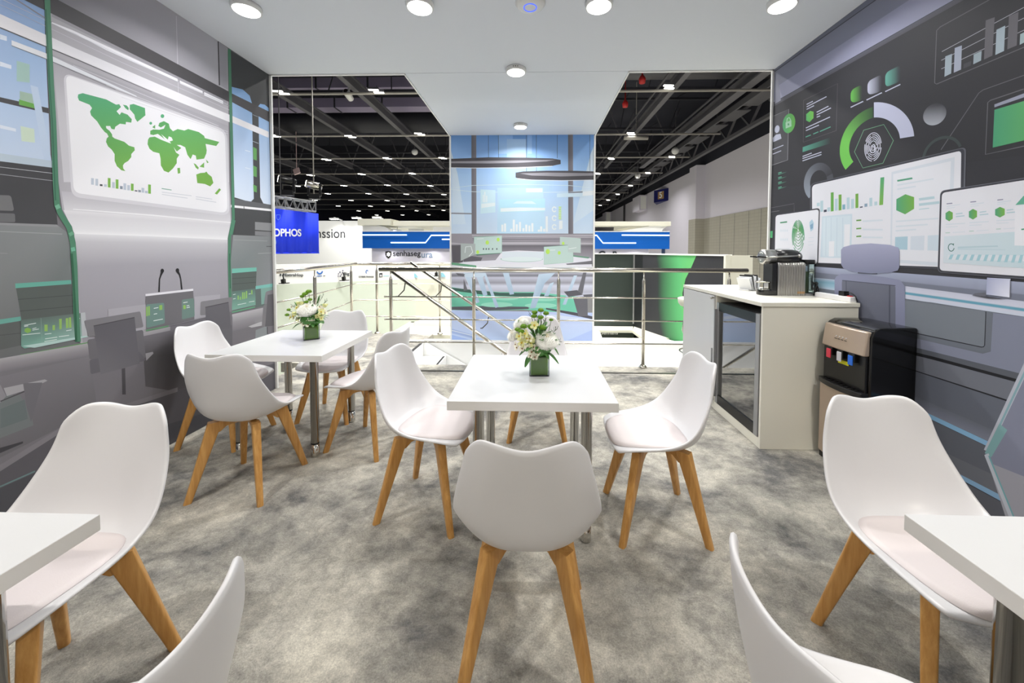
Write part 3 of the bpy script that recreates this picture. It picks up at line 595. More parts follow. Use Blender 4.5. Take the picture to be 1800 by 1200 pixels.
for k in range(1, 9):
    r = k/8
    for a0, a1 in ((0, 140), (150, 250), (262, 352)) if k % 2 else ((-15, 90), (100, 215), (225, 335)):
        R.line([(fx+10.5*r*math.cos(a), fy-28*r*math.sin(a)+(6-6*r)*-2) for a in [math.radians(a0+(a1-a0)*j/12) for j in range(13)]], 1.1, mix((88, 160, 76), (70, 158, 110), k/8))
R.poly(D((326, 510), (344, 490), (356, 515), (352, 560), (334, 575), (328, 540)), (168, 200, 220)); R.poly(D((330, 530), (350, 518), (350, 550), (334, 560)), (124, 164, 196))
for y in (618, 645, 668): R.line(D((318, y), (356, y-4)), 1, PT)
R.line(D((96, 694), (190, 692)), 1, (190, 196, 204))
R.rr(D((1226, 294), (2300, 128), (2300, 940), (1208, 856)), 9, (104, 106, 118)); R.rr(D((1229, 298), (2300, 134), (2300, 932), (1211, 854)), 9, (66, 67, 76)); R.rr(D((1238, 308), (2300, 146), (2300, 916), (1222, 842)), 7, SW)
for x, y in ((1288, 468), (1452, 456), (1638, 442), (2060, 420)):
    w = 25 if x < 1400 else (28 if x < 1500 else 33)
    R.poly(D((x-w, y-20), (x, y-37), (x+w, y-24), (x+w, y+18), (x, y+36), (x-w, y+20)), lambda p, x=x: mix((66, 160, 120), (112, 176, 52), max(0, min(1, (p[0]-1340-(x-30)/3.913)/14))))
    R.line(D((x-18, y-84), (x+22, y-88)), 1.6, (128, 132, 162)); R.line(D((x-18, y-66), (x+76, y-80)), 1.6, PT); R.line(D((x-18, y-52), (x+40, y-60)), 1.2, PT)
    R.line(D((x+46, y-14), (x+92, y-20)), 2, SH); R.line(D((x+46, y+4), (x+106, y-2)), 2, SH); R.line(D((x-24, y+58), (x+110, y+50)), 1.8, PT); R.line(D((x-24, y+76), (x+60, y+72)), 1.4, PT)
    R.line(D((x-26, y+116), (x+6, y+114)), 1.6, (176, 206, 200)); R.line(D((x+24, y+114), (x+110, y+108)), 1.2, PT)
R.poly(D((1254, 608), (2300, 540), (2300, 860), (1248, 790)), lambda p: mix((206, 218, 229), (184, 212, 222), max(0, min(1, (p[0]-1660)/120))))
R.poly(D((1745, 392), (1800, 330), (1900, 290), (2000, 370)), (92, 178, 150)); R.poly(D((1742, 400), (2250, 360), (2250, 690), (1738, 670)), (226, 227, 236)); R.line(D((1786, 560), (1860, 552)), 2.5, (74, 158, 120))
R.arc(*D((1303, 684))[0], 5.8, 7.2, 4.4, 5.8, 50, 350, (60, 120, 112), 20); R.poly(D((1308, 660), (1322, 656), (1320, 674)), (60, 120, 112))
R.line(D((1348, 684), (1625, 675)), 2.6, SH); R.line(D((1348, 694), (1676, 700)), 2.6, (188, 210, 222))
R.poly(D((1280, 734), (2300, 742), (2300, 790), (1275, 766)), (214, 222, 232))
for k in range(14):
    x = 1285+48*k; dy = .05*(x-1285); R.poly(D((x+14, 732+dy*.1), (x+36, 732+dy*.1), (x+20, 766+dy), (x-2, 766+dy)), (156, 202, 216))
# monitor foot, desk fronts, drawer
R.k = GR*1.22
R.poly(J((412, 290), (590, 300), (584, 440), (405, 418)), [(150, 156, 190), (186, 190, 214), (212, 214, 230), (160, 166, 196)]); R.line(J((588, 305), (584, 440)), 1.4, (110, 112, 126))
R.poly(J((295, 424), (420, 432), (565, 455), (420, 448)), (70, 71, 80)); R.poly(J((320, 408), (405, 402), (405, 432), (300, 425)), (96, 98, 110))
R.poly(J((-1500, 320), (0, 478), (460, 552), (450, 850), (380, 862), (-1500, 520)), (100, 106, 118)); R.rr(J((-1500, 300), (456, 552), (444, 858), (-1500, 500)), 12, (102, 108, 120))
R.rr(J((-1500, 280), (404, 546), (392, 818), (-1500, 440)), 7, (112, 119, 130)); R.line(J((404, 546), (394, 800), (386, 812), (370, 814), (0, 736), (-1500, 420)), 1.6, (40, 41, 48))
R.poly(J((458, 556), (1500, 700), (1500, 1230), (640, 1010), (0, 848), (-600, 700), (-600, 640), (380, 864), (440, 848)), (120, 125, 146))
R.poly(J((-800, 660), (0, 848), (660, 1012), (1500, 1220), (1500, 1270), (640, 1060), (0, 892), (-800, 700)), (84, 88, 98)); R.poly(J((-800, 690), (0, 884), (640, 1056), (1500, 1290), (1500, 1312), (640, 1080), (0, 908), (-800, 712)), (32, 33, 38))
R.poly(J((-800, 712), (0, 908), (1500, 1312), (1500, 1560), (0, 1034), (-800, 780)), (104, 108, 120)); R.line(J((-800, 780), (0, 1034), (520, 1200), (1500, 1530)), 1.6, (30, 31, 36))
R.poly(Hh((-600, -40), (385, 318), (1500, 700), (1500, 1060), (410, 560), (-600, 120)), (92, 97, 110)); R.line(Hh((-600, -30), (385, 322), (965, 512), (1500, 690)), 1.6, (30, 31, 36))
R.band(*Hh((385, 480), (1500, 960), (1500, 1060), (385, 550)), [(0, (96, 101, 114)), (1, (116, 120, 138))])
R.poly(Hh((-600, 120), (410, 560), (1500, 1068), (1500, 1110), (430, 597), (-600, 160)), (118, 168, 206)); R.line(Hh((-600, 165), (430, 600), (1500, 1112)), 1.2, (52, 54, 62))
R.poly(Hh((-600, 165), (430, 600), (1500, 1112), (1500, 1420), (680, 970), (-600, 300)), (88, 92, 102)); R.poly(Hh((380, 740), (1500, 1260), (1500, 1400), (380, 830)), (98, 101, 110))
R.poly(Hh((-600, 300), (680, 972), (945, 1108), (1500, 1400), (1500, 1440), (945, 1145), (700, 1012), (-600, 330)), (118, 160, 196)); R.line(Hh((-600, 333), (700, 1016), (1500, 1445)), 1.2, (50, 52, 60))
R.poly(Hh((-600, 335), (700, 1018), (1500, 1448), (1500, 2400), (-600, 2000)), (86, 88, 97))
# glass hexagon at the right
R.poly(Hh((1059, 330), (820, 832), (990, 1300), (1700, 2300), (2300, 1500), (2300, 0)), (122, 126, 148)); R.poly(Hh((840, 890), (2000, 1350), (2000, 2300), (1100, 1700)), (150, 150, 162))
R.line(Hh((1200, 30), (1059, 335), (830, 820)), [14, 12, 10], (168, 172, 186)); R.line(Hh((1190, 70), (1062, 345), (836, 825)), 4, (120, 158, 170)); R.poly(Hh((910, 650), (960, 690), (860, 860), (820, 832)), (112, 158, 162))
R.line(Hh((830, 840), (985, 1230), (1300, 2000)), 8, (176, 182, 194)); R.line(Hh((845, 850), (1000, 1230), (1300, 1970)), 2.5, (100, 160, 168))
# printed office chair
R.k = GR
HR = (136, 140, 170)
R.poly(D((500, 905), (512, 882), (545, 866), (700, 870), (850, 888), (950, 908), (985, 950), (985, 1255), (955, 1270), (500, 1255)), HR)
R.rr(D((550, 908), (920, 945), (920, 1230), (550, 1220)), 5, (108, 112, 130)); R.line(D((552, 910), (920, 946)), 1.2, (76, 80, 96)); R.line(D((580, 915), (582, 1220)), 1.4, (84, 88, 104)); R.line(D((880, 945), (878, 1225)), 2.6, (84, 88, 104))
R.poly(D((660, 850), (795, 856), (795, 868), (660, 862)), (84, 88, 104))
R.poly(D((544, 700), (560, 682), (620, 665), (750, 656), (880, 666), (940, 685), (948, 710), (946, 820), (935, 842), (880, 858), (750, 862), (620, 850), (560, 826), (545, 800)), lambda p: mix((164, 166, 198), (126, 130, 160), max(0, min(1, (p[1]-428)/55))))
R.done('wall_right')

# ---- mural panel across the stairwell
E = sc(780, 110, 3.871); Q = sc(780, 400, 4.2857)
PB = .0367
P = Print(lambda x, y: aty(x, y, YS), (0, -1, 0), GB, ((0, SL+.01, SR-.01), (2, PB, ZC)))
P.slab([(SL, YS, PB), (SR, YS, PB), (SR, YS, ZC), (SL, YS, ZC)], (0, .06, 0))
P.band(*E((38, 490), (1030, 490), (1030, 1200), (38, 1200)), [(0, (92, 142, 204)), (.2, (124, 168, 222)), (.4, (150, 188, 230)), (.7, (174, 202, 232)), (1, (194, 212, 232))])
for x0, x1, x2 in ((370, 470, 570), (570, 600, 700)): P.band(*E((x0, 495), (x1, 495), (x1, 620), (x0, 620)), [(0, (120, 168, 224)), (1, (160, 198, 238))])
P.band(*E((430, 520), (560, 520), (560, 720), (430, 720)), [(0, (156, 194, 236)), (1, (172, 206, 238))])
for t in (((50, 600), (95, 760), (150, 1100), (60, 1100)), ((1000, 620), (1025, 560), (1025, 1000), (880, 1100))): P.poly(E(*t), (196, 216, 236))
CO = (98, 96, 104)
for x0, x1 in ((188, 221), (846, 879)): P.poly(E((x0, 490), (x1, 490), (x1+2, 1190), (x0+2, 1190)), [CO, (118, 114, 122), (118, 114, 122), CO])
for x in (304, 372, 562, 630, 772, 994): P.line(E((x, 490), (x+1, 650 if x not in (562, 630, 994) else 740)), .7, (62, 72, 92))
P.poly(E((40, 1020), (190, 1023), (190, 1032), (40, 1029)), (120, 122, 134))
DR = (74, 72, 78)
P.poly(E((38, 655), (300, 644), (560, 646), (740, 652), (795, 662), (796, 690), (740, 702), (500, 712), (200, 716), (38, 712)), DR)
P.poly(E((38, 672), (300, 668), (600, 664), (765, 660), (700, 672), (500, 682), (300, 686), (38, 684)), (136, 134, 142)); P.line(E((38, 714), (200, 717), (500, 714), (740, 704)), 1, (228, 232, 242))
P.poly(E((489, 748), (540, 740), (700, 735), (900, 736), (1030, 740), (1030, 796), (800, 800), (600, 796), (520, 792), (489, 782)), DR)
P.poly(E((520, 754), (700, 748), (1030, 752), (1030, 768), (800, 774), (600, 768)), (132, 130, 138)); P.line(E((500, 788), (600, 799), (800, 803), (1030, 799)), 1, (226, 230, 240))
# hologram screens
for pts, w, c in ((((45, 855), (200, 835), (540, 828), (860, 836), (1025, 855)), .8, (206, 226, 238)), (((45, 862), (200, 878), (540, 885), (860, 880), (1025, 862)), .8, (214, 230, 240))): P.line(E(*pts), w, c)
P.poly(E((365, 852), (675, 850), (692, 1166), (365, 1166)), (170, 204, 228)); P.poly(E((378, 930), (690, 925), (690, 1012), (378, 1018)), (158, 202, 220))
P.poly(E((250, 862), (352, 868), (352, 1018), (250, 1028)), (182, 212, 226)); P.poly(E((256, 960), (350, 952), (350, 975), (256, 990)), (222, 236, 242))
for x, t in ((265, 900), (276, 878), (288, 905)): P.poly(E((x, t), (x+8, t), (x+8, 950), (x, 950)), (222, 236, 242))
P.poly(E((386, 990), (520, 985), (690, 988), (690, 1005), (386, 1015)), (226, 238, 244)); P.poly(E((470, 958), (500, 942), (600, 942), (632, 962)), (204, 226, 234)); P.poly(E((560, 855), (672, 855), (672, 882), (560, 882)), (226, 238, 244))
for x, t in ((392, 1102), (410, 1094), (452, 1130), (470, 1068), (490, 1100), (512, 1084), (535, 1126), (555, 1102), (576, 1108), (596, 1092), (640, 1136), (656, 1114), (676, 1130), (694, 1045)): P.poly(E((x, t), (x+14, t), (x+14, 1150), (x, 1150)), (236, 243, 248))
for y, c in ((998, (228, 238, 244)), (1058, (228, 238, 244)), (1118, (228, 238, 244))): P.arc(*E((752, y))[0], 4.4, 5.2, 2.4, 2.8, 20, 330, c, 16)
for k in range(7): P.poly(E((782, 980+13*k), (800, 980+13*k), (800, 988+13*k), (782, 988+13*k)), (176, 208, 96))
P.poly(E((785, 1076), (808, 1074), (808, 1130), (785, 1134)), (232, 240, 245)); P.poly(E((770, 890), (960, 880), (960, 912), (770, 916)), (188, 212, 230)); P.poly(E((848, 880), (945, 876), (945, 884), (848, 888)), (110, 112, 126)); P.poly(E((945, 878), (1025, 868), (1025, 900), (945, 908)), (224, 232, 240))
# the round table room in the lower half
P.band(*Q((40, 45), (1130, 45), (1130, 260), (40, 260)), [(0, (112, 108, 118)), (.08, (176, 172, 182)), (.2, (126, 122, 132)), (.35, (168, 164, 174)), (.42, (100, 97, 106)), (.6, (124, 120, 130)), (1, (150, 147, 158))])
for y in (62, 76, 90, 104): P.line(Q((40, y+5), (560, y), (1130, y+4)), .8, (96, 93, 102))
P.poly(Q((50, 45), (210, 45), (226, 130), (50, 110)), (138, 134, 144))
P.band(*Q((40, 340), (1130, 340), (1130, 520), (40, 520)), [(0, (168, 170, 186)), (.12, (112, 112, 124)), (.2, (178, 180, 198)), (.42, (140, 140, 154)), (.55, (190, 194, 212)), (.8, (164, 166, 184)), (1, (186, 190, 208))])
P.poly(Q((62, 135), (140, 130), (145, 262), (66, 262)), (88, 85, 92)); P.poly(Q((140, 205), (292, 225), (280, 250), (150, 258)), (92, 90, 98))
P.poly(Q((50, 285), (150, 258), (390, 245), (440, 180), (560, 172), (760, 180), (1110, 230), (1118, 300), (50, 345)), (206, 206, 218)); P.poly(Q((40, 290), (620, 270), (1130, 292), (1130, 345), (620, 310), (40, 345)), (224, 225, 234))
P.poly(Q((60, 262), (245, 285), (245, 300), (60, 280)), (86, 150, 116)); P.poly(Q((920, 272), (1120, 248), (1120, 275), (930, 280)), (104, 104, 112)); P.poly(Q((230, 195), (420, 184), (424, 194), (250, 210)), (70, 110, 90)); P.poly(Q((920, 200), (1100, 222), (1090, 232), (930, 212)), (92, 140, 118))
P.ell(*Q((588, 236))[0], 37.5, 5.4, (128, 176, 160)); P.ell(*Q((588, 230))[0], 36, 4.6, (226, 232, 238)); P.poly(Q((440, 180), (752, 182), (750, 235), (440, 236)), (196, 206, 216))
P.ell(*Q((588, 238))[0], 36, 4.2, (214, 228, 232))
for a, b in (((228, 70), (438, 62)), ((755, 145), (975, 130))):
    x0, y0 = a; x1, y1 = b; P.poly(Q((x0, y0), (x1, y1), (x1, y1+128), (x0, y0+132)), (170, 194, 190)); P.line(Q((x0, y0), (x1, y1), (x1, y1+128), (x0, y0+132)), .6, (122, 172, 152), closed=True)
P.poly(Q((128, 118), (238, 122), (238, 200), (128, 250)), (156, 166, 166)); P.line(Q((160, 190), (165, 145), (205, 140), (218, 185), (190, 215)), 1.1, (214, 222, 222)); P.poly(Q((875, 68), (1032, 80), (1032, 190), (935, 185), (935, 130), (875, 130)), (168, 186, 184))
for x, y, r in ((328, 112, 3), (410, 90, 2.6), (256, 184, 2.6), (784, 180, 3.6), (870, 190, 2.6), (900, 118, 2.2)): P.ell(*Q((x, y))[0], r, r*1.25, (164, 208, 50))
for x in (296, 316, 336, 364, 396): P.poly(Q((x, 155), (x+8, 154), (x+8, 166), (x, 167)), (70, 80, 84))
P.line(Q((250, 85), (300, 82)), 1, (224, 232, 232)); P.line(Q((800, 170), (840, 168)), 1, (224, 232, 232)); P.line(Q((940, 160), (1000, 150)), 1.2, (214, 224, 224))
# green rug, floor, table legs, chairs
P.poly(Q((40, 445), (200, 470), (420, 485), (700, 485), (1000, 520), (1060, 600), (1118, 690), (900, 640), (600, 618), (300, 625), (40, 640)), (92, 182, 156))
P.band(*Q((40, 620), (1130, 640), (1130, 860), (40, 852)), [(0, (170, 186, 224)), (.15, (156, 174, 216)), (.4, (176, 192, 228)), (1, (172, 194, 232))])
P.poly(Q((40, 596), (300, 590), (640, 596), (640, 612), (300, 625), (40, 618)), (84, 86, 94)); P.poly(Q((770, 604), (1000, 640), (1120, 668), (1120, 690), (980, 660), (770, 615)), (74, 74, 82)); P.poly(Q((40, 450), (420, 490), (700, 492), (860, 520), (600, 520), (350, 512), (40, 470)), (60, 92, 84))
for x, y, rx in ((400, 580, 28), (730, 586, 28), (760, 540, 20), (470, 532, 22)): P.ell(*Q((x, y))[0], rx, rx*.16, (128, 198, 176))
P.poly(Q((40, 755), (250, 815), (230, 835), (40, 790)), (138, 160, 206)); P.line(Q((40, 768), (200, 808), (330, 840)), 1.3, (220, 230, 246)); P.poly(Q((40, 800), (200, 845), (40, 850)), (136, 162, 214)); P.poly(Q((930, 850), (1120, 770), (1120, 852)), (150, 170, 216)); P.poly(Q((700, 640), (1120, 690), (1120, 720), (700, 660)), (200, 212, 236))
LG = (150, 174, 198)
for t in (((150, 340), (195, 340), (270, 560), (245, 570)), ((240, 350), (285, 345), (330, 505), (300, 520)), ((300, 345), (318, 345), (415, 595), (390, 605)), ((445, 340), (490, 340), (530, 500), (498, 505)), ((715, 350), (840, 340), (760, 420), (690, 605), (648, 610)), ((800, 420), (830, 410), (790, 515), (755, 515)), ((980, 360), (1005, 360), (920, 580), (895, 580))): P.poly(Q(*t), [(176, 196, 216), (176, 196, 216)]+[LG]*(len(t)-2))
P.poly(Q((150, 340), (318, 340), (300, 372), (165, 372)), (186, 204, 222)); P.line(Q((150, 345), (250, 570)), .8, (200, 214, 228))
P.poly(Q((905, 482), (1005, 470), (1048, 505), (940, 522)), (84, 84, 92)); P.poly(Q((1050, 338), (1075, 338), (1045, 500), (1010, 480)), (100, 100, 108)); P.poly(Q((975, 530), (1082, 515), (1085, 665), (1015, 670)), (96, 96, 104)); P.poly(Q((1048, 505), (1120, 500), (1120, 520), (1060, 522)), (92, 92, 100)); P.poly(Q((150, 385), (180, 470), (150, 475)), (100, 100, 108)); P.poly(Q((90, 342), (160, 350), (150, 368), (110, 362)), (96, 96, 104))
P.done('wall_back')
# ------------------------------------------------------------------ floor, ceiling, trims
bm = BM(); box(bm, -2.95, 3.2, YB-.1, 4.78, -.12, 0); tag(link('floor', bm, M['carpet']), kind='structure')
bm = BM(); box(bm, -3.25, -1.742, 4.781, 6.55, -.12, 0); tag(link('floor_landing', bm, M['carpet']), kind='structure')
bm = BM(); box(bm, XL-.08, XR+.08, YB-.1, YE, ZC, ZC+.12); tag(link('ceiling', bm, M['ceil']), kind='structure')
bm = BM(); box(bm, SL, SR, YE+.006, YS+.06, ZC, ZC+.12); tag(link('ceiling_extension', bm, M['ceil']), kind='structure')
bm = BM(); box(bm, XL-.08, XR+.08, YB-.1, YB, 0, ZC); tag(link('wall_rear', bm, M['paint']), kind='structure')
n = 1
for x0, x1, y0, y1, z0, z1 in ((XL-.08, XL+.022, YE, YE+.02, 0, ZC), (XR-.018, XR+.08, YE, YE+.02, 0, ZC), (XL, SL-.01, YE, YE+.02, ZC-.012, ZC+.1), (SR+.01, XR, YE, YE+.02, ZC-.012, ZC+.1),
                               (SL-.014, SL, YE+.02, YS+.06, ZC-.012, ZC+.12), (SR, SR+.014, YE+.02, YS+.06, ZC-.012, ZC+.12), (SL-.012, SL+.014, YS-.008, YS+.06, PB, ZC-.012), (SR-.014, SR+.012, YS-.008, YS+.06, PB, ZC-.012)):
    bm = BM(); box(bm, x0, x1, y0, y1, z0, z1); tag(link('trim_%d' % n, bm, M['trim']), kind='structure'); n += 1
bm = BM(); box(bm, -1.7, 2.9, 4.50, 4.535, 0, .006); tag(link('trim_%d' % n, bm, M['steel_dark']), kind='structure')
# ------------------------------------------------------------------ downlights and the ceiling sensor
def downlight(x, y, label):
    t = thing('downlight', label, 'ceiling light', (x, y, ZC), 0, 'round ceiling downlights')
    bm = BM(); lathe(bm, [(0, -.001), (.098, -.001), (.1, -.012), (.096, -.036), (.088, -.04), (.086, -.037), (0, -.037)], 36); link('housing', bm, M['body'], t)
    bm = BM(); lathe(bm, [(0, -.0375), (.085, -.0375), (.08, -.043), (0, -.046)], 36); link('diffuser', bm, M['lamp'], t)
    for k in range(3):
        bm = BM(); a = math.radians(78+12*k-180); uvsphere(bm, (.1*math.cos(a), .1*math.sin(a), -.018), .005, 8, 6); link('vent_hole', bm, M['rubber'], t)
DL = [(-2.108, 2.804, 'round ceiling downlight above the printed world map, leftmost of the near row'), (-.828, 2.802, 'round ceiling downlight left of the blue-ringed device in the near row'),
      (.462, 2.82, 'round ceiling downlight just right of the blue-ringed ceiling device'), (1.769, 2.844, 'round ceiling downlight above the coffee corner, rightmost of the near row'),
      (-.18, 3.82, 'round ceiling downlight at the seam where the ceiling narrows'), (-.193, 5.488, 'small-looking round ceiling downlight next to the top of the boardroom mural panel')]
for x, y, l in DL: downlight(x, y, l)
t = thing('ceiling_sensor', 'white round ceiling device with a glowing blue ring', 'ceiling device', (-.031, 2.81, ZC))
bm = BM(); lathe(bm, [(0, 0), (.105, 0), (.108, -.012), (.09, -.034), (.05, -.04), (0, -.041)], 36); link('housing', bm, M['body'], t)
bm = BM(); tube(bm, [(.045*math.cos(a), .045*math.sin(a), -.041) for a in [2*PI*k/28 for k in range(28)]], .003, 6, closed=True); link('ring_light', bm, M['bluering'], t)
for x, y, w, c in [(d[0], d[1], (10.5 if abs(d[0]+.18) < .7 else 8.5) if d[1] < 3.5 else 13, 0) for d in DL]+[(-2.1, .95, 25, 1), (1.77, .95, 25, 1), (-2.1, -.9, 26, 2), (1.77, -.9, 26, 2)]:
    light('downlight_lamp', 'AREA', (x, y, ZC-.05), w, .085, ((1, .995, .985), (1, .975, .93), (1, .93, .80))[c], spread=math.radians(150))
# ------------------------------------------------------------------ the chair
# centre line (y, z) and rim (x, y, z) of the shell, from the front lip up to the top of the back
CP = [(.252, .447, .178, .246, .450), (.228, .463, .205, .232, .473), (.15, .466, .227, .165, .491), (.05, .457, .239, .085, .503), (-.05, .450, .248, .01, .517), (-.12, .457, .252, -.045, .537),
      (-.175, .488, .252, -.090, .566), (-.206, .545, .246, -.126, .607), (-.226, .625, .233, -.160, .664), (-.244, .71, .216, -.190, .730), (-.262, .79, .197, -.206, .800), (-.281, .884, .177, -.218, .888)]
def crom(u):
    x = u*(len(CP)-1); i = min(int(x), len(CP)-2); f = x-i
    p = [CP[max(0, min(len(CP)-1, i+k))] for k in (-1, 0, 1, 2)]
    return [.5*((2*p[1][k])+(-p[0][k]+p[2][k])*f+(2*p[0][k]-5*p[1][k]+4*p[2][k]-p[3][k])*f*f+(-p[0][k]+3*p[1][k]-3*p[2][k]+p[3][k])*f**3) for k in range(5)]
def shell_pt(u, t):
    y, z, rx, ry, rz = crom(u); a = crom(max(0, u-.01)); b = crom(min(1, u+.01)); d = Vector((0, b[0]-a[0], b[1]-a[1])).normalized()
    n = Vector((0, d.z, -d.y))       # towards the sitter
    w = abs(t); k = w**3.0
    return Vector((rx*t*(.93+.07*w**4), y+(ry-y)*k, z+(rz-z)*k)), n
def shell_uv(u, t):
    w = abs(t); top = .977+.023*math.sin(PI/2*min(1, w/.72))**2-(.062*((w-.72)/.28)**2.3 if w > .72 else 0); fr = .05*w**4
    return shell_pt(fr+(top-fr)*u, t)
bm = BM(); NU, NT = 30, 20
g = [[bm.verts.new(shell_uv(i/NU, -1+2*j/NT)[0]) for j in range(NT+1)] for i in range(NU+1)]
for i in range(NU):
    for j in range(NT): bm.faces.new((g[i][j], g[i][j+1], g[i+1][j+1], g[i+1][j]))
chair = thing('dining_chair', 'x', 'chair', (0, 0, 0), 0, 'white shell chairs on beech legs')
sh = link('seat_shell', bm, M['plastic'], chair, True)
so = sh.modifiers.new('thick', 'SOLIDIFY'); so.thickness = .015; so.offset = 1; so.use_even_offset = True
sb = sh.modifiers.new('smooth', 'SUBSURF'); sb.levels = 1; sb.render_levels = 1
# cushion follows the seat
bm = BM(); NA_, NR = 40, 7; rings = []
def cush(r, a, h):
    c, s = math.cos(a), math.sin(a); ex = 2/3.2
    t = .85*r*abs(c)**ex*(1 if c > 0 else -1); u = .272+.232*r*abs(s)**ex*(1 if s > 0 else -1)
    p, n = shell_pt(u, t); return p+n*h
for r in range(NR+1):
    q = r/NR; rings.append([bm.verts.new(cush(q, 2*PI*k/NA_, .004+.017*(1-q**5)**.5)) for k in range(NA_)] if r else [bm.verts.new(cush(0, 0, .021))])
rings.append([bm.verts.new(cush(1.0, 2*PI*k/NA_, .001)) for k in range(NA_)])
for a, b in zip(rings, rings[1:]):
    for k in range(NA_):
        q = [b[k], b[(k+1) % NA_], a[(k+1) % len(a)], a[k % len(a)]]
        q = [v for i, v in enumerate(q) if v not in q[:i]]; bm.faces.new(q)
bmesh.ops.recalc_face_normals(bm, faces=bm.faces[:])
link('cushion', bm, M['cushion'], chair, True)
def leg_bm(sx, sy):
    bm = BM(); top = Vector((sx*.122, sy*.112, .436)); ft = Vector((sx*.212, sy*.212, 0)); N = 7; rg = []
    rad = Vector((sx, sy, 0)).normalized(); tan = Vector((-rad.y, rad.x, 0))
    for i in range(N+1):
        f = i/N; p = top.lerp(ft, f); w = .070*(1-f)**1.2+.038*(1-(1-f)**1.2); h = .042*(1-f)+.031*f
        rg.append([bm.verts.new(p+rad*a+tan*b) for a, b in rrect2(w, h, min(w, h)*(.11+.22*f), 3)])
    for A_, B_ in zip(rg, rg[1:]):
        for k in range(len(A_)): bm.faces.new((A_[k], A_[(k+1) % len(A_)], B_[(k+1) % len(A_)], B_[k]))
    bm.faces.new(rg[0][::-1]); bm.faces.new(rg[-1]); bmesh.ops.recalc_face_normals(bm, faces=bm.faces[:]); return bm
for sx, sy in ((1, 1), (-1, 1), (-1, -1), (1, -1)):
    o = link('leg', leg_bm(sx, sy), M['wood'], chair, True); e = o.modifiers.new('edges', 'EDGE_SPLIT'); e.split_angle = .75
bm = BM()
for sx, dz in ((1, 0), (-1, .0005)):
    rad = Vector((sx, .93, 0)).normalized(); tan = Vector((-rad.y, rad.x, 0))
    prism(bm, [(-.17, .434+dz), (-.165, .372), (-.145, .372), (-.115, .398), (-.085, .404+dz), (.085, .404+dz), (.115, .398), (.145, .372), (.165, .372), (.17, .434+dz)], -.0165, .0165, lambda a, b, h, r=rad, t=tan: r*a+t*h+Vector((0, 0, b)))
bmesh.ops.recalc_face_normals(bm, faces=bm.faces[:])
link('cross_brace', bm, M['wood'], chair, bev=.004)
bm = BM(); lathe(bm, [(0, .43), (.09, .43), (.09, .444), (0, .446)], 20); link('mounting_plate', bm, M['black'], chair)
CH = [(-1.765, 2.295, 0, 'white shell chair with its back to the camera at the table beside the map wall'),
      (-2.37, 2.86, -90, 'white shell chair standing against the printed wall, at the wall side of the left table'),
      (-1.77, 3.31, 180, 'white shell chair on the far side of the left table, behind its flowers'),
      (-1.235, 2.815, 76, 'white shell chair on the aisle side of the left table, seen partly behind another chair'),
      (-.585, 2.13, -101, 'white shell chair on the left of the middle table, turned slightly to the camera'),
      (.655, 2.055, 90, 'white shell chair on the right of the middle table, seat facing left'),
      (-.02, 1.39, 0, 'white shell chair in the middle foreground, seen straight from behind'),
      (.03, 3.05, 180, 'white shell chair hidden behind the flowers of the middle table, by the railing'),
      (-1.515, 1.10, 180, 'large white shell chair at the near left, tucked under the cropped left table'),
      (1.33, 1.27, 180, 'large white shell chair at the near right, in front of the water dispenser'),
      (-.812, .545, 88, 'white chair back seen edge-on, cut off at the bottom left of the photo'),
      (.666, .637, -88, 'white chair cut off at the bottom edge, beside the near right table')]
for i, (x, y, r, l) in enumerate(CH):
    o = chair if i == 0 else copy_tree(chair)
    o.location = (x, y, 0); o.rotation_euler = (0, 0, math.radians(r)); o['label'] = l
# ------------------------------------------------------------------ tables
tab = thing('cafe_table', 'x', 'table', (0, 0, 0), 0, 'white square cafe tables')
bm = BM(); box(bm, -.4, .4, -.4, .4, .706, .75); o = link('tabletop', bm, mats=[M['laminate'], M['edge']], parent=tab, bev=.0025)
for p in o.data.polygons:
    if abs(p.normal.z) < .5: p.material_index = 1
for sx in (-1, 1):
    for sy in (-1, 1):
        bm = BM(); lathe(bm, [(0, .706), (.05, .706), (.05, .70), (.028, .698), (.028, .10), (0, .10)], 24, (sx*.27, sy*.27, 0)); lg = link('leg', bm, M['chrome'], tab)
        bm = BM(); lathe(bm, [(0, .1), (.0265, .1), (.0265, .088), (0, .088)], 24, (sx*.27, sy*.27, 0)); link('rubber_ring', bm, M['rubber'], lg)
        bm = BM(); lathe(bm, [(0, .088), (.028, .088), (.028, .006), (.024, 0), (0, 0)], 24, (sx*.27, sy*.27, 0)); link('foot', bm, M['chrome'], lg)
for i, (x, y, l) in enumerate([(-.004, 2.150, 'white square table in the middle of the room with flowers on it'), (-1.809, 2.882, 'white square table with flowers near the printed map wall'),
                               (-1.553, .563, 'white table corner cut off at the left edge of the photo'), (1.398, .63, 'white table corner cut off at the right edge of the photo')]):
    o = tab if i == 0 else copy_tree(tab)
    o.location = (x, y, 0); o['label'] = l
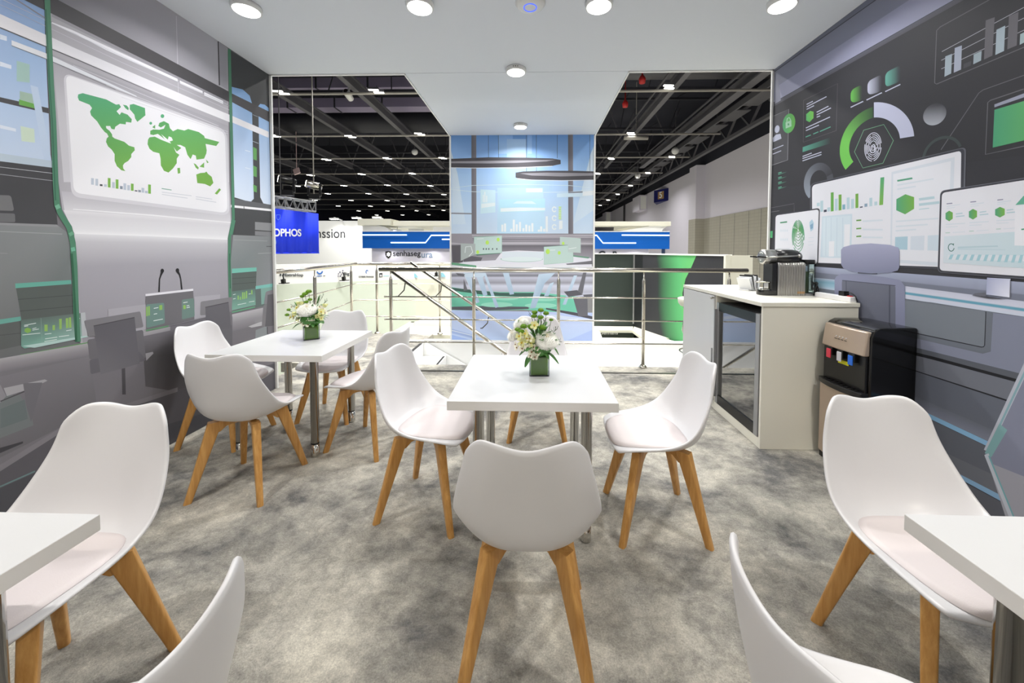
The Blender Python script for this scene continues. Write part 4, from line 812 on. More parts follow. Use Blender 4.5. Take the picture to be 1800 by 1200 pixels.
# ------------------------------------------------------------------ flowers
def petal_ring(bm, c, n, rad, length, width, tilt, curl, off, mi=0):
    for k in range(n):
        a = 2*PI*k/n+off+random.uniform(-.08, .08); d = Vector((math.cos(a), math.sin(a), 0)); t = Vector((-d.y, d.x, 0)); pr = []
        ln_ = length*random.uniform(.88, 1.1)
        for j in range(4):
            f = j/3; ang = tilt+curl*f; p = c+d*(rad+ln_*f*math.cos(tilt+curl*f*.5))+Vector((0, 0, ln_*f*math.sin(ang)))
            w = width*(.5+1.1*f-1.35*f*f+.0); pr.append((bm.verts.new(p-t*w), bm.verts.new(p+t*w)))
        for (a0, a1), (b0, b1) in zip(pr, pr[1:]):
            x = bm.faces.new((a0, a1, b1, b0)); x.material_index = mi; x.smooth = True
def chrysanthemum(parent, c, r, squash=.62, tilt=(0, 0)):
    bm = BM(); L = 11
    uvsphere(bm, (0, 0, 0), r*.80, 20, 12, squash)
    for q in range(L):
        ph = -.55+2.0*q/(L-1)          # below the rim up to the crown
        rr = r*.74*math.cos(ph); z = r*.74*math.sin(ph)*squash
        n = max(7, int(34*math.cos(ph)+4))
        petal_ring(bm, Vector((0, 0, z)), n, rr*.90, r*(.32 if ph < .2 else .24), r*.075, ph*.8-.2, .9, q*.37)
    uvsphere(bm, (0, 0, r*.80*squash), r*.16, 12, 8, .5, 1)
    mt = Matrix.Translation(c) @ Matrix.Rotation(tilt[0], 4, 'X') @ Matrix.Rotation(tilt[1], 4, 'Y')
    for v in bm.verts: v.co = mt @ v.co
    link('chrysanthemum', bm, mats=[M['petal'], M['core']], parent=parent, smooth=True)
def pompon(parent, c, r, base):
    bm = BM(); lathe(bm, [(0, -r*.7), (r*.7, -r*.55), (r, 0), (r*.9, r*.4), (r*.5, r*.62), (0, r*.66)], 16, c)
    for k in range(60):
        a, z = random.uniform(0, 2*PI), random.uniform(-.5, .95); q = math.sqrt(max(0, 1-z*z)); p = Vector(c)+Vector((q*math.cos(a)*r, q*math.sin(a)*r, z*r*.66)); uvsphere(bm, p, r*.17, 6, 4)
    tube(bm, [Vector(base), (Vector(base)+Vector(c))/2+Vector((.006, 0, .01)), Vector(c)-Vector((0, 0, r*.5))], .0018, 6, mi=1)
    link('pompon', bm, mats=[M['pom'], M['stem']], parent=parent)
def filler(parent, n, c, r):
    for k in range(n):
        a = random.uniform(0, 2*PI); e = random.uniform(-.25, 1.1); d = Vector((math.cos(a)*math.cos(e), math.sin(a)*math.cos(e), math.sin(e)))
        p = Vector(c)+d*r*.55; leaf(parent, p, p+d*r*random.uniform(.35, .62), random.uniform(.008, .015), .006)
def blossom(parent, c, r, m, face=(0, -.75, .65)):
    bm = BM(); z = Vector(face).normalized(); x, y = frame_axes(z)
    for k in range(5):
        a = 2*PI*k/5+random.random(); d = x*math.cos(a)+y*math.sin(a); t = z.cross(d); v = []
        for f, w, h in ((.1, .1, 0), (.55, .42, .08), (.95, .36, .2), (1.08, .06, .2)): v.append((bm.verts.new(Vector(c)+d*r*f-t*r*w+z*r*h), bm.verts.new(Vector(c)+d*r*f+t*r*w+z*r*h)))
        for p, q in zip(v, v[1:]): bm.faces.new((p[0], p[1], q[1], q[0])).smooth = True
    uvsphere(bm, Vector(c)+z*r*.1, r*.26, 8, 6, 1, 1)
    link('blossom', bm, mats=[M[m], M['corebrown' if m == 'blossom' else 'core']], parent=parent)
def rose(parent, c, r):
    bm = BM(); uvsphere(bm, c, r*.8, 12, 8)
    for q in range(3): petal_ring(bm, Vector(c)+Vector((0, 0, -r*.5)), 5, r*.35, r*(1.5-.2*q), r*.55, .75+.28*q, .25, q*.6)
    link('rose', bm, M['petaly'], parent, True)
def leaf(parent, a, b, w, droop=.02, m='leaf'):
    bm = BM(); a, b = Vector(a), Vector(b); d = b-a; s = d.cross(Vector((0, 0, 1)))
    s = s.normalized() if s.length > 1e-5 else Vector((1, 0, 0)); nn = s.cross(d).normalized(); rows = []; N = 7
    for i in range(N+1):
        f = i/N; p = a.lerp(b, f)+Vector((0, 0, -droop*math.sin(PI*f*.5)**2+droop*1.2*math.sin(PI*f))); ww = w*math.sin(PI*(f*.93+.03))**.75
        rows.append([bm.verts.new(p-s*ww+nn*ww*.22), bm.verts.new(p), bm.verts.new(p+s*ww+nn*ww*.22)])
    for p, q in zip(rows, rows[1:]):
        for k in range(2): bm.faces.new((p[k], p[k+1], q[k+1], q[k])).smooth = True
    o = link('leaf', bm, M[m], parent); so_ = o.modifiers.new('t', 'SOLIDIFY'); so_.thickness = .0008
def twig(parent, a, b, n=5):
    bm = BM(); a, b = Vector(a), Vector(b); tube(bm, [a, a.lerp(b, .5)+Vector((.004, 0, .004)), b], .0013, 5)
    for k in range(n):
        p = a.lerp(b, .35+.65*k/n); d = Vector((random.uniform(-1, 1), random.uniform(-.5, .5), 1)).normalized()*.026; bar(bm, p, p+d, .0022, .0014)
    link('sprig', bm, M['stem'], parent)
def arrangement(loc, rz, label, k, chrys, poms, roses, blos, leaves, twigs):
    t = thing('flower_arrangement', label, 'flowers', loc, 0, 'flower arrangements in square glass vases')
    S = .056; R_ = Matrix.Rotation(rz, 4, 'Z')
    bm = BM(); o0 = rrect2(2*S, 2*S, .008, 3); i0 = rrect2(2*S-.009, 2*S-.009, .005, 3)
    rg = [[bm.verts.new(R_ @ Vector((x, y, z))) for x, y in o] for o, z in ((o0, 0), (o0, .11), (i0, .11), (i0, .005))]
    for a, b in zip(rg, rg[1:]):
        for q in range(len(a)): bm.faces.new((a[q], a[(q+1) % len(a)], b[(q+1) % len(a)], b[q])).smooth = False
    bm.faces.new(rg[0][::-1]); bm.faces.new(rg[-1]); link('vase', bm, M['glass'], t)
    bm = BM(); i1 = rrect2(2*S-.016, 2*S-.016, .012, 4); rg = []
    for z in range(9): rg.append([bm.verts.new(R_ @ Vector((x*(1+.02*math.sin(z*1.9+x*60)), y*(1+.02*math.sin(z*1.3+y*50)), (.0055)+.1*z/8))) for x, y in i1])
    for a, b in zip(rg, rg[1:]):
        for q in range(len(a)): bm.faces.new((a[q], a[(q+1) % len(a)], b[(q+1) % len(a)], b[q])).smooth = True
    bm.faces.new(rg[0][::-1]); bm.faces.new(rg[-1]); link('leaf_lining', bm, M['leafd'], t)
    bm = BM(); lathe(bm, [(0, .1), (.04, .105), (.075, .135), (.07, .18), (.04, .215), (0, .22)], 14)
    for v in bm.verts: v.co += Vector((random.uniform(-1, 1), random.uniform(-1, 1), random.uniform(-1, 1)))*.008
    link('foliage_ball', bm, M['leaf'], t)
    filler(t, 34, (0, 0, .17), .12)
    for c, r, tl in chrys: chrysanthemum(t, Vector(c), r, .62, tl)
    for c in poms: pompon(t, c, .0155 if len(c) < 4 else c[3], (c[0]*.4, c[1]*.4, .15)) if len(c) == 3 else pompon(t, c[:3], c[3], (c[0]*.4, c[1]*.4, .15))
    for c in roses: rose(t, c, .02)
    for c in blos: blossom(t, c[:3], random.uniform(.015, .020) if len(c) < 4 else c[3], 'blossom' if len(c) < 4 else 'petaly', Vector((c[0]*7, -.7, .35)))
    for q in range(16):
        a = random.uniform(PI*.95, PI*2.05); e = random.uniform(-.1, .6); d = Vector((math.cos(a)*math.cos(e), math.sin(a)*math.cos(e), math.sin(e)))
        c = Vector((0, 0, .165))+Vector((d.x*.125, d.y*.09, d.z*.10))
        if all((c-Vector(x[0])).length > x[1]+.012 for x in chrys): blossom(t, c, random.uniform(.014, .022), 'blossom' if q % 3 else 'petaly', d)
    for a, b, w, d in leaves: leaf(t, a, b, w, d)
    for a, b in twigs: twig(t, a, b)
f = .000365; PX = lambda cx, cy, y=0: ((cx-515)*f, y, .11+(820-cy)*f)
arrangement((.033, 2.17, .75), .03, 'tall bouquet in a square glass vase on the middle table, green pompons on top', f,
    [(PX(625, 590, -.045), .076, (.35, .1)), (PX(235, 370, .05), .052, (.2, -.3)), (PX(120, 545, .03), .046, (.4, -.6))],
    [PX(540, 115, -.02), PX(442, 155, -.01), PX(435, 203, -.03), PX(535, 222, -.03), PX(622, 172, 0), PX(703, 278, .01)+(.011,), PX(275, 365, -.03)+(.018,), PX(180, 420, -.02), PX(240, 432, -.045), PX(560, 372, -.04)+(.019,), PX(385, 362, -.04)+(.019,), PX(450, 360, -.05)],
    [PX(400, 560, -.06)], [PX(*p, -.07) for p in ((400, 735), (450, 812), (485, 745), (380, 792), (340, 650), (480, 665), (430, 660))]+[PX(*p, -.04) for p in ((170, 690), (255, 705), (230, 640), (150, 640))]+[PX(*p, -.06)+(.024,) for p in ((330, 540), (250, 600), (300, 460), (440, 330), (210, 500), (390, 600))],
    [(PX(420, 790, -.03), PX(300, 935, -.075), .019, .01), (PX(600, 760, -.03), PX(810, 890, -.06), .017, .01), (PX(700, 700, 0), PX(820, 785, -.02), .010, .01), (PX(380, 745, -.02), PX(210, 770, -.05), .015, .012), (PX(560, 740, -.05), PX(660, 800, -.085), .016, .01), (PX(450, 560, 0), PX(520, 250, .02), .012, .0), (PX(560, 420, .02), PX(640, 330, .05), .016, .0), (PX(200, 480, .02), PX(190, 290, .03), .008, 0), (PX(520, 420, 0), PX(560, 300, .0), .016, 0)],
    [(PX(430, 420), PX(370, 170, .01)), (PX(470, 400), PX(480, 180, -.01)), (PX(560, 400), PX(620, 250, .02)), (PX(700, 500), PX(800, 420, .01)), (PX(700, 640), PX(870, 605, -.02))])
f = .00044; PX = lambda cx, cy, y=0: ((cx-610)*f, y, .11+(770-cy)*f)
arrangement((-1.765, 2.965, .75), .62, 'round bouquet in a square glass vase on the table beside the map wall', f,
    [(PX(620, 500, -.05), .080, (.3, 0))],
    [PX(595, 165, -.01)+(.02,), PX(540, 205, -.02)+(.02,), PX(470, 252, -.01), PX(222, 495, -.01)+(.014,), PX(205, 585, -.02)+(.015,), PX(600, 312, 0), PX(560, 350, -.02)],
    [PX(490, 370, -.03), PX(400, 550, -.06), PX(390, 385, .0), PX(870, 420, .0)], [PX(*p, -.06) for p in ((350, 430), (600, 645), (730, 645), (560, 735), (640, 742), (470, 625), (680, 640), (520, 700))]+[PX(*p, -.02) for p in ((310, 560), (380, 650), (860, 480), (890, 545), (840, 590), (420, 425), (800, 440), (330, 640))]+[PX(*p, -.04)+(.026,) for p in ((350, 600), (300, 620), (440, 660), (800, 600), (850, 520), (420, 450))],
    [(PX(500, 740, -.03), PX(370, 790, -.07), .022, .01), (PX(740, 720, -.03), PX(920, 690, -.06), .026, .012), (PX(700, 740, -.05), PX(760, 760, -.08), .014, .008), (PX(420, 500), PX(300, 360, .01), .010, 0), (PX(720, 400), PX(780, 280, .0), .011, 0), (PX(740, 380), PX(750, 240, .02), .008, 0), (PX(420, 600, 0), PX(240, 560, -.02), .012, .01)],
    [(PX(740, 400), PX(830, 215, .02)), (PX(800, 440), PX(910, 325, .01)), (PX(380, 480), PX(250, 440, .01)), (PX(640, 360), PX(690, 290, .01))])
# ------------------------------------------------------------------ cabinet and wine cooler
CBX, CBY, CTZ = 1.665, 2.803, 1.083
cb = thing('storage_cabinet', 'white cabinet with an open cooler bay, standing against the right wall', 'cabinet', (CBX, CBY, 0))
D0, L0 = XR-.016-CBX, 1.42
bm = BM()
for y0, y1 in ((0, .022), (.70, .722), (L0-.022, L0)): box(bm, .0, D0, y0, y1, 0, CTZ-.03)
box(bm, .0, D0, .022, .70, 0, .075); box(bm, .004, D0, .722, L0-.022, 0, .075); box(bm, D0-.02, D0, .022, L0-.022, .075, CTZ-.03)
link('carcass', bm, M['cabinet'], cb, bev=.0015)
bm = BM(); box(bm, -.02, D0, -.012, L0+.01, CTZ-.03, CTZ); link('countertop', bm, M['cabinet'], cb, bev=.003)
bm = BM(); box(bm, -.018, .0, .712, L0, .08, CTZ-.036); dr = link('door', bm, M['laminate'], cb, bev=.002)
p = atx(1255, 523, CBX-.018); bm = BM(); lathe(bm, [(0, 0), (.008, 0), (.008, .014), (.015, .02), (.013, .03), (0, .032)], 16, mtx=Matrix.Translation((-.018, p.y-CBY, p.z)) @ Matrix.Rotation(-PI/2, 4, 'Y')); link('knob', bm, M['chrome'], dr)
bm = BM(); box(bm, -.026, -.0185, .728, .742, .30, .56); link('door_handle_strip', bm, M['grey_alu'], dr)
wc = thing('wine_cooler', 'black glass-door drinks cooler built into the white cabinet', 'fridge', (CBX, CBY+.03, .076))
FW, FH, FD = .66, .915, .60
bm = BM()
box(bm, .03, FD, 0, .02, 0, FH); box(bm, .03, FD, FW-.02, FW, 0, FH); box(bm, .03, FD, .02, FW-.02, 0, .02); box(bm, .03, FD, .02, FW-.02, FH-.02, FH); box(bm, FD-.02, FD, .02, FW-.02, .02, FH-.02)
link('housing', bm, M['interior'], wc)
for k in range(7):
    z = .09+.112*k; bm = BM()
    box(bm, .045, .07, .02, FW-.02, z, z+.035)
    for q in range(6): bar(bm, (.07, .06+.1*q, z+.012), (FD-.03, .06+.1*q, z+.012), .008, .008)
    link('rack', bm, M['shelfwood'] if k < 5 else M['interior'], wc)
bm = BM(); box(bm, .006, .014, .03, FW-.02, .03, FH-.03); dr = link('door', bm, M['fridgeglass'], wc)
for y0, y1 in ((0, .05), (FW-.04, FW)):
    bm = BM(); box(bm, -.006, .024, y0, y1, 0, FH); link('door_stile', bm, M['grey_alu'], dr, bev=.003)
for z0, z1 in ((FH-.075, FH), (0, .08)):
    bm = BM(); box(bm, -.003, .022, .05, FW-.04, z0, z1); link('door_rail', bm, M['black'], dr)
bm = BM(); bar(bm, (-.02, FW-.016, .06), (-.02, FW-.016, FH-.06), .016, .024)
for z in (.22, .70): bar(bm, (-.02, FW-.016, z), (.0, FW-.016, z), .02, .03)
link('handle', bm, M['grey_alu'], dr)
# ------------------------------------------------------------------ coffee machine
cm = thing('coffee_machine', 'silver ribbed capsule coffee machine on the cabinet top', 'coffee machine', (2.105, 3.30, CTZ))
def ribs(off):
    o = []; N = 88
    for k in range(N+1): x = -.075+.225*k/N; o.append((x, -.075+off+(.005)*math.cos(2*PI*11*k/N)*(1 if .03 < k/N < .97 else 0)))
    for k in range(N+1): x = .15-.225*k/N; o.append((x, .075-off-.005*math.cos(2*PI*11*k/N)))
    return o
bm = BM(); rg = []
for z, of in ((0, .002), (.006, 0), (.245, 0), (.262, .004), (.275, .014), (.28, .03)):
    rg.append([bm.verts.new((x*(1-of*.6), y, z)) for x, y in ribs(of)])
for a, b in zip(rg, rg[1:]):
    for k in range(len(a)): bm.faces.new((a[k], a[(k+1) % len(a)], b[(k+1) % len(a)], b[k]))
bm.faces.new(rg[0][::-1]); bm.faces.new(rg[-1]); body = link('ribbed_body', bm, M['silver'], cm)
bm = BM(); box(bm, .085, .145, -.0795, -.0785, .018, .036); link('maker_plate', bm, M['tan'], body)
bm = BM(); box(bm, -.115, -.075, -.066, .066, .0, .27); link('front_panel', bm, M['black'], cm, bev=.006)
bm = BM(); prism(bm, [(-.075, -.07)]+[(-.135-.062*math.sin(a), -.07*math.cos(a)) for a in [PI*k/16 for k in range(17)]]+[(-.075, .07)], 0, .045, lambda a, b, h: Vector((a, b, h))); link('drip_tray', bm, M['gloss_black'], cm, bev=.005)
bm = BM(); tube(bm, [(-.138+.052*math.cos(a), .055*math.sin(a), .047) for a in [2*PI*k/24 for k in range(24)]], .003, 6, closed=True)
for k in range(-3, 4): bar(bm, (-.138-.045, k*.014, .046), (-.138+.045, k*.014, .046), .003, .003)
link('drip_grid', bm, M['chrome'], cm)
bm = BM(); box(bm, -.125, -.11, -.03, .03, .045, .112); lathe(bm, [(0, .104), (.058, .104), (.062, .11), (.056, .116), (0, .114)], 24, (-.148, 0, 0)); link('cup_stand', bm, M['steel'], cm)
bm = BM(); mt = Matrix.Translation((-.175, 0, .322)) @ Matrix.Rotation(PI/2, 4, 'Y'); lathe(bm, [(0, 0), (.045, .0), (.06, .006), (.062, .014), (.062, .10), (0, .10)], 32, mtx=mt); hd = link('brew_head', bm, M['silver'], cm)
for dy, dz in ((-.025, .03), (-.008, .036), (.01, .034), (0, -.03)):
    bm = BM(); uvsphere(bm, (-.176, dy, .322+dz), .005, 8, 6); link('indicator', bm, M['petal'], hd)
bm = BM(); mt = Matrix.Translation((-.075, 0, .322)) @ Matrix.Rotation(PI/2, 4, 'Y'); lathe(bm, [(0, 0), (.062, 0), (.062, .15), (.056, .19), (.036, .222), (0, .23)], 32, mtx=mt); link('top_cover', bm, M['black'], cm)
for s in (-1, 1):
    bm = BM(); tube(bm, [(-.165, s*.068, .318), (-.05, s*.072, .325), (.10, s*.066, .33)], .008, 10); uvsphere(bm, (.10, s*.066, .33), .014, 12, 8); uvsphere(bm, (-.16, s*.067, .318), .014, 12, 8); lv = link('lever', bm, M['silver'], cm)
    bm = BM(); bar(bm, (-.165, s*.066, .318), (-.232, s*.05, .324), .014, .012); link('grip', bm, M['black'], lv)
bm = BM(); prism(bm, rrect2(.085, .12, .03, 6, .202, 0), .004, .262, lambda a, b, h: Vector((a, b, h))); link('water_tank', bm, M['tankglass'], cm)
bm = BM(); prism(bm, rrect2(.09, .125, .03, 6, .202, 0), .262, .30, lambda a, b, h: Vector((a, b, h))); link('tank_lid', bm, M['black'], cm, bev=.004)
bm = BM(); prism(bm, rrect2(.09, .125, .03, 6, .202, 0), 0, .018, lambda a, b, h: Vector((a, b, h))); link('tank_base', bm, M['grey_alu'], cm)
bm = BM(); prism(bm, rrect2(.03, .05, .01, 4, .20, 0), .02, .2, lambda a, b, h: Vector((a, b, h))); link('tank_float', bm, M['stem'], cm)
# cable, power strip, napkins
bm = BM(); pts = [(2.32+.014*math.sin(k*.7), 3.20+.02*math.cos(k*.55), CTZ+.006+.11*abs(math.sin(k*.23))) for k in range(40)]
tube(bm, pts+[(2.338, 3.225, CTZ+.03)], .0042, 6); pc = link('power_cord', bm, M['rubber'], cm); pc.matrix_parent_inverse = Matrix.Translation(-cm.location)
ps = thing('power_strip', 'white power strip with a red switch lying along the wall', 'power strip', (2.31, 2.985, CTZ))
bm = BM(); box(bm, -.024, .024, -.175, .175, 0, .04); link('housing', bm, M['plastic'], ps, bev=.006)
bm = BM(); box(bm, -.012, .012, -.155, -.13, .04, .047); link('switch', bm, M['red'], ps)
bm = BM(); box(bm, -.018, .018, -.11, -.06, .04, .075); tube(bm, [(0, -.11, .06), (0, -.15, .07), (.01, -.18, .045), (.014, -.19, .008)], .004, 6); link('plug', bm, M['black'], ps)
nh = thing('napkin_holder', 'white holder of fanned paper napkins behind the coffee machine', 'napkin holder', (2.05, 3.68, CTZ), .5)
bm = BM(); box(bm, -.085, .085, -.05, .05, 0, .012); link('base_tray', bm, M['plastic'], nh, bev=.003)
for k in range(6):
    bm = BM(); mt = Matrix.Translation((-.05+.02*k, 0, .012)) @ Matrix.Rotation(math.radians(-24+7*k), 4, 'Y'); box(bm, -.005, .005, -.062, .062, 0, .13-.008*abs(k-2), 0, mt); link('napkin', bm, M['paper'], nh, bev=.002)
for k in (1, 3):
    bm = BM(); mt = Matrix.Translation((-.04+.02*k, 0, .012)) @ Matrix.Rotation(math.radians(-20.5+7*k), 4, 'Y'); box(bm, -.0022, .0022, -.064, .064, 0, .135, 0, mt); link('divider', bm, M['black'], nh)
# ------------------------------------------------------------------ water dispenser
wd = thing('water_dispenser', 'black and champagne water dispenser beside the white cabinet', 'water dispenser', (2.03, 2.385, 0))
DX, DY, DZ = XR-.003-2.03, .37, .985
bm = BM(); prism(bm, [(.045, 0), (.045, .92), (.06, .965), (.10, DZ), (DX, DZ), (DX, 0)], 0, DY, lambda a, b, h: Vector((a, h, b))); link('cabinet_body', bm, M['gloss_black'], wd, bev=.012, seg=3)
bm = BM(); N = 8
prism(bm, [(.012-.012*math.sin(PI*k/N), .012+(DY-.024)*k/N) for k in range(N+1)]+[(.05, DY-.012), (.05, .012)], .80, .955, lambda a, b, h: Vector((a+.02*(h-.8)/.15, b, h))); up_ = link('upper_panel', bm, M['gold'], wd, bev=.01, seg=3)
for k in range(4):
    bm = BM(); uvsphere(bm, (.0105, .145+.027*k, .885), .004, 8, 6); link('indicator_light', bm, M['greyb'], up_)
for k in range(4):
    bm = BM(); box(bm, .004, .0068, .137+.027*k, .153+.027*k, .868, .872); link('indicator_mark', bm, M['rubber'], up_)
bm = BM(); box(bm, .028, .046, .016, DY-.016, .57, .80); link('recess_panel', bm, M['black'], wd, bev=.004)
for y, m, nm in ((.275, 'redb', 'red tap button'), (.185, 'greyb', 'white tap button'), (.095, 'blueb', 'blue tap button')):
    bm = BM(); box(bm, .004, .03, y-.024, y+.024, .745, .80); tp = link('tap', bm, M['black'], wd, bev=.004)
    bm = BM(); box(bm, -.004, .004, y-.018, y+.018, .725, .788); b_ = link('button', bm, M[m], tp, bev=.004); b_['label'] = nm
bm = BM(); box(bm, .026, .03, .14, .225, .705, .73); link('sticker', bm, M['yellow'], wd)
bm = BM(); prism(bm, [(-.03+.03*abs(2*k/N-1)**2, .008+(DY-.016)*k/N) for k in range(N+1)]+[(.05, DY-.008), (.05, .008)], .535, .572, lambda a, b, h: Vector((a, b, h))); dt = link('drip_tray', bm, M['black'], wd, bev=.006)
bm = BM()
for k in range(9): bar(bm, (-.005, .05+.034*k, .574), (.04, .05+.034*k, .574), .004, .003)
bar(bm, (-.003, .045, .574), (-.003, DY-.045, .574), .004, .003); bar(bm, (.038, .045, .574), (.038, DY-.045, .574), .004, .003); link('drip_grid', bm, M['gloss_black'], dt)
bm = BM(); prism(bm, [(.012-.012*math.sin(PI*k/N), .006+(DY-.012)*k/N) for k in range(N+1)]+[(.05, DY-.006), (.05, .006)], .04, .535, lambda a, b, h: Vector((a, b, h))); link('lower_panel', bm, M['gold'], wd, bev=.008, seg=3)
bm = BM(); box(bm, .02, .05, .012, DY-.012, 0, .04); link('plinth', bm, M['black'], wd)
# ------------------------------------------------------------------ stool behind the cabinet
st = thing('bar_stool', 'white bar stool with a chrome frame, mostly hidden behind the cabinet', 'stool', (1.905, 4.46, 0))
bm = BM(); lathe(bm, [(0, .80), (.14, .80), (.19, .815), (.215, .85), (.222, .90), (.21, .905), (.20, .86), (.17, .835), (0, .83)], 28); link('seat', bm, M['warmwhite'], st)
for a in (200, 290, 20, 110):
    c, s = math.cos(math.radians(a)), math.sin(math.radians(a)); bm = BM(); tube(bm, [(.17*c, .17*s, .83), (.20*c, .20*s, .62), (.21*c, .21*s, .55), (.16*c, .16*s, .44), (.22*c, .22*s, .01)], .011, 10); link('leg', bm, M['chrome'], st)
bm = BM(); tube(bm, [(.19*math.cos(a), .19*math.sin(a), .28) for a in [2*PI*k/28 for k in range(28)]], .008, 8, closed=True); link('foot_ring', bm, M['chrome'], st)
# ------------------------------------------------------------------ railings round the stairwell
RZ = 1.213; BZ = (.872, .588, .303)
def post(par, x, y, r=.021, zb=0.0, base=True):
    bm = BM(); lathe(bm, [(0, zb+.012), (r, zb+.012), (r, RZ-.13), (r*.75, RZ-.105), (.009, RZ-.095), (.008, RZ-.02), (0, RZ-.02)], 16, (x, y, 0)); p = link('post', bm, M['steel'], par)
    bm = BM(); lathe(bm, [(0, zb), (.052, zb), (.05, zb+.014), (.03, zb+.034), (0, zb+.036)], 20, (x, y, 0)); link('base_flange', bm, M['steel'], p)
def railing(label, name, pts, posts, ext=.0, tb=None):
    t = thing(name, label, 'railing', (0, 0, 0))
    bm = BM(); tube(bm, [(x, y, RZ) for x, y in pts], .027, 16); link('handrail', bm, M['steel'], t)
    for z in BZ:
        bm = BM(); q = tb or pts; tube(bm, [(x, y-.03, z) for x, y in q], .0085, 10)
        for e in (q[0], q[-1]): uvsphere(bm, (e[0], e[1]-.03, z), .013, 10, 6)
        link('crossbar', bm, M['steel'], t)
    for x, y in posts: post(t, x, y)
    return t
railing('long steel railing along the floor edge in front of the stairwell', 'railing', [(-1.94, 4.745), (2.62, 4.745)], [(x, 4.745) for x in (-1.795, -.746, .311, 1.363, 2.40)], tb=[(-1.86, 4.745), (2.5, 4.745)])
LR = [(-2.84, 3.99), (-2.853, 4.895), (-3.036, 6.267), (-3.07, 6.48)]
LR = [(-2.84, 3.99), (-2.853, 4.895), (-3.036, 6.267), (-3.06, 6.47)]
LB = LR+[(-3.02, 6.53), (-2.72, 6.54), (-1.36, 6.54)]
railing('steel railing around the left side and the back of the landing, before the logo wall', 'railing', LB, [LR[1], LR[2], (-2.72, 6.54), (-1.62, 6.54)], tb=LB)
def stair_rail(label, y, a, b, brk):
    t = thing('stair_handrail', label, 'handrail', (0, 0, 0)); a, b = aty(*a, y), aty(*b, y); e = b+(b-a)*.9
    bm = BM(); tube(bm, [a, e], .024, 14); link('handrail', bm, M['steel'], t)
    for f in brk:
        p = a.lerp(b, f); bm = BM(); tube(bm, [p, p+Vector((-.02, .0, -.12)), p+Vector((-.1, 0, -.2)), p+Vector((-.13, 0, -.2))], .008, 8); link('bracket', bm, M['steel_dark'], t)
    for f in ((.95, 1.7) if y < 5.5 else ()):
        p = a.lerp(b, f); bm = BM(); tube(bm, [p, p+Vector((0, 0, -1.15))], .018, 10); link('baluster', bm, M['steel'], t)
stair_rail('nearer sloping steel handrail going down the stairs to the right', 4.95, (688, 476), (895, 625), (.12,))
stair_rail('farther sloping steel handrail going down in front of the mural panel', 5.80, (722, 461), (905, 585), (.3, .75))
# ------------------------------------------------------------------ stairs
sr = thing('staircase', 'white staircase with dark step edges going down behind the railing', 'stairs', (-1.742, 5.0, 0))
for k in range(9):
    bm = BM(); z = -.2*(k+1); x = .36*k
    box(bm, x, x+.36, .06, .89, z-.04, z); box(bm, x, x+.02, .06, .89, z, z+.2 if k else z+.195); s_ = link('step', bm, M['paint'], sr)
    bm = BM(); box(bm, x+.335, x+.362, .1, .86, z-.002, z+.004); link('edge_strip', bm, M['rubber'], s_)
bm = BM(); box(bm, -.03, .012, .06, .86, -.002, .004); link('edge_strip', bm, M['rubber'], sr)
for y in (.0, .895):
    bm = BM(); prism(bm, [(0, -.12), (0, .03), (3.3, -1.80), (3.3, -2.2), (.2, -.45)], y, y+.04, lambda a, b, h: Vector((a, h, b))); link('stringer', bm, M['paint'], sr)
bm = BM(); box(bm, -1.74, 2.62, YS-.012, YS+.05, -3.3, PB-.001); tag(link('wall_stairwell', bm, M['paint']), kind='structure')
bm = BM(); box(bm, -2.4, -1.3, 6.56, 8.4, -.12, -.02); box(bm, -2.4, -1.3, 7.3, 7.4, -.02, .05); box(bm, -2.42, -2.32, 6.56, 7.4, -.02, .05); tag(link('platform_beyond_stairs', bm, M['warmwhite']), kind='structure')
bm = BM(); box(bm, -45, 12, -4, 75, -3.5, -3.3); tag(link('floor_hall', bm, M['warmwhite']), kind='structure')
# ------------------------------------------------------------------ neighbouring stand with the green wave
A0, A1 = Vector((2.13, 8.15, 0)), Vector((2.91, 5.8, 0)); T0 = 1.375
nd = (A1-A0).normalized(); nn_ = Vector((nd.y, -nd.x, 0)); nn_ = nn_ if nn_.dot(-A0) > 0 else -nn_
def onw(px, py):
    r = ray(px, py); o = Vector((0, 0, H)); return o+r*((A0-o).dot(nn_)/r.dot(nn_))
ns = thing('exhibition_stand', 'dark neighbouring stand with a bright green wave and white edges', 'exhibition stand', (0, 0, 0))
S_ = Print(onw, nn_, .8, ((2, -1.0, T0), (1, 5.8, 8.15)))
S_.slab([A0+Vector((0, 0, -1)), A1+Vector((0, 0, -1)), A1+Vector((0, 0, T0)), A0+Vector((0, 0, T0))], -nn_*.05, (62, 63, 68))
DG = (56, 60, 64); GRN = (82, 200, 116)
rows = [(440, 1176, 1228), (470, 1180, 1215), (490, 1180, 1205), (515, 1180, 1199.5), (540, 1180, 1201), (575, 1184, 1207), (600, 1190, 1213), (660, 1204, 1219)]
for (y0, g0, r0), (y1, g1, r1) in zip(rows, rows[1:]):
    S_.poly([(g0-24, y0), (g0+15, y0), (g1+15, y1), (g1-24, y1)], [DG, GRN, GRN, DG]); S_.poly([(g0+15, y0), (r0, y0), (r1, y1), (g1+15, y1)], [GRN, (96, 208, 108), (96, 208, 108), GRN])
S_.poly([(1110, 440), (1130, 440), (1130, 660), (1110, 660)], (40, 44, 46))
o = S_.done('side_wall'); del o['kind']; o.parent = ns
bm = BM(); box(bm, 1.0, 2.13, 8.15, 8.21, -1, T0); link('far_wall', bm, M['moss'], ns)
bm = BM(); box(bm, 2.11, 2.145, 8.13, 8.15, -.1, T0-.01); link('corner_profile', bm, M['grey_alu'], ns)
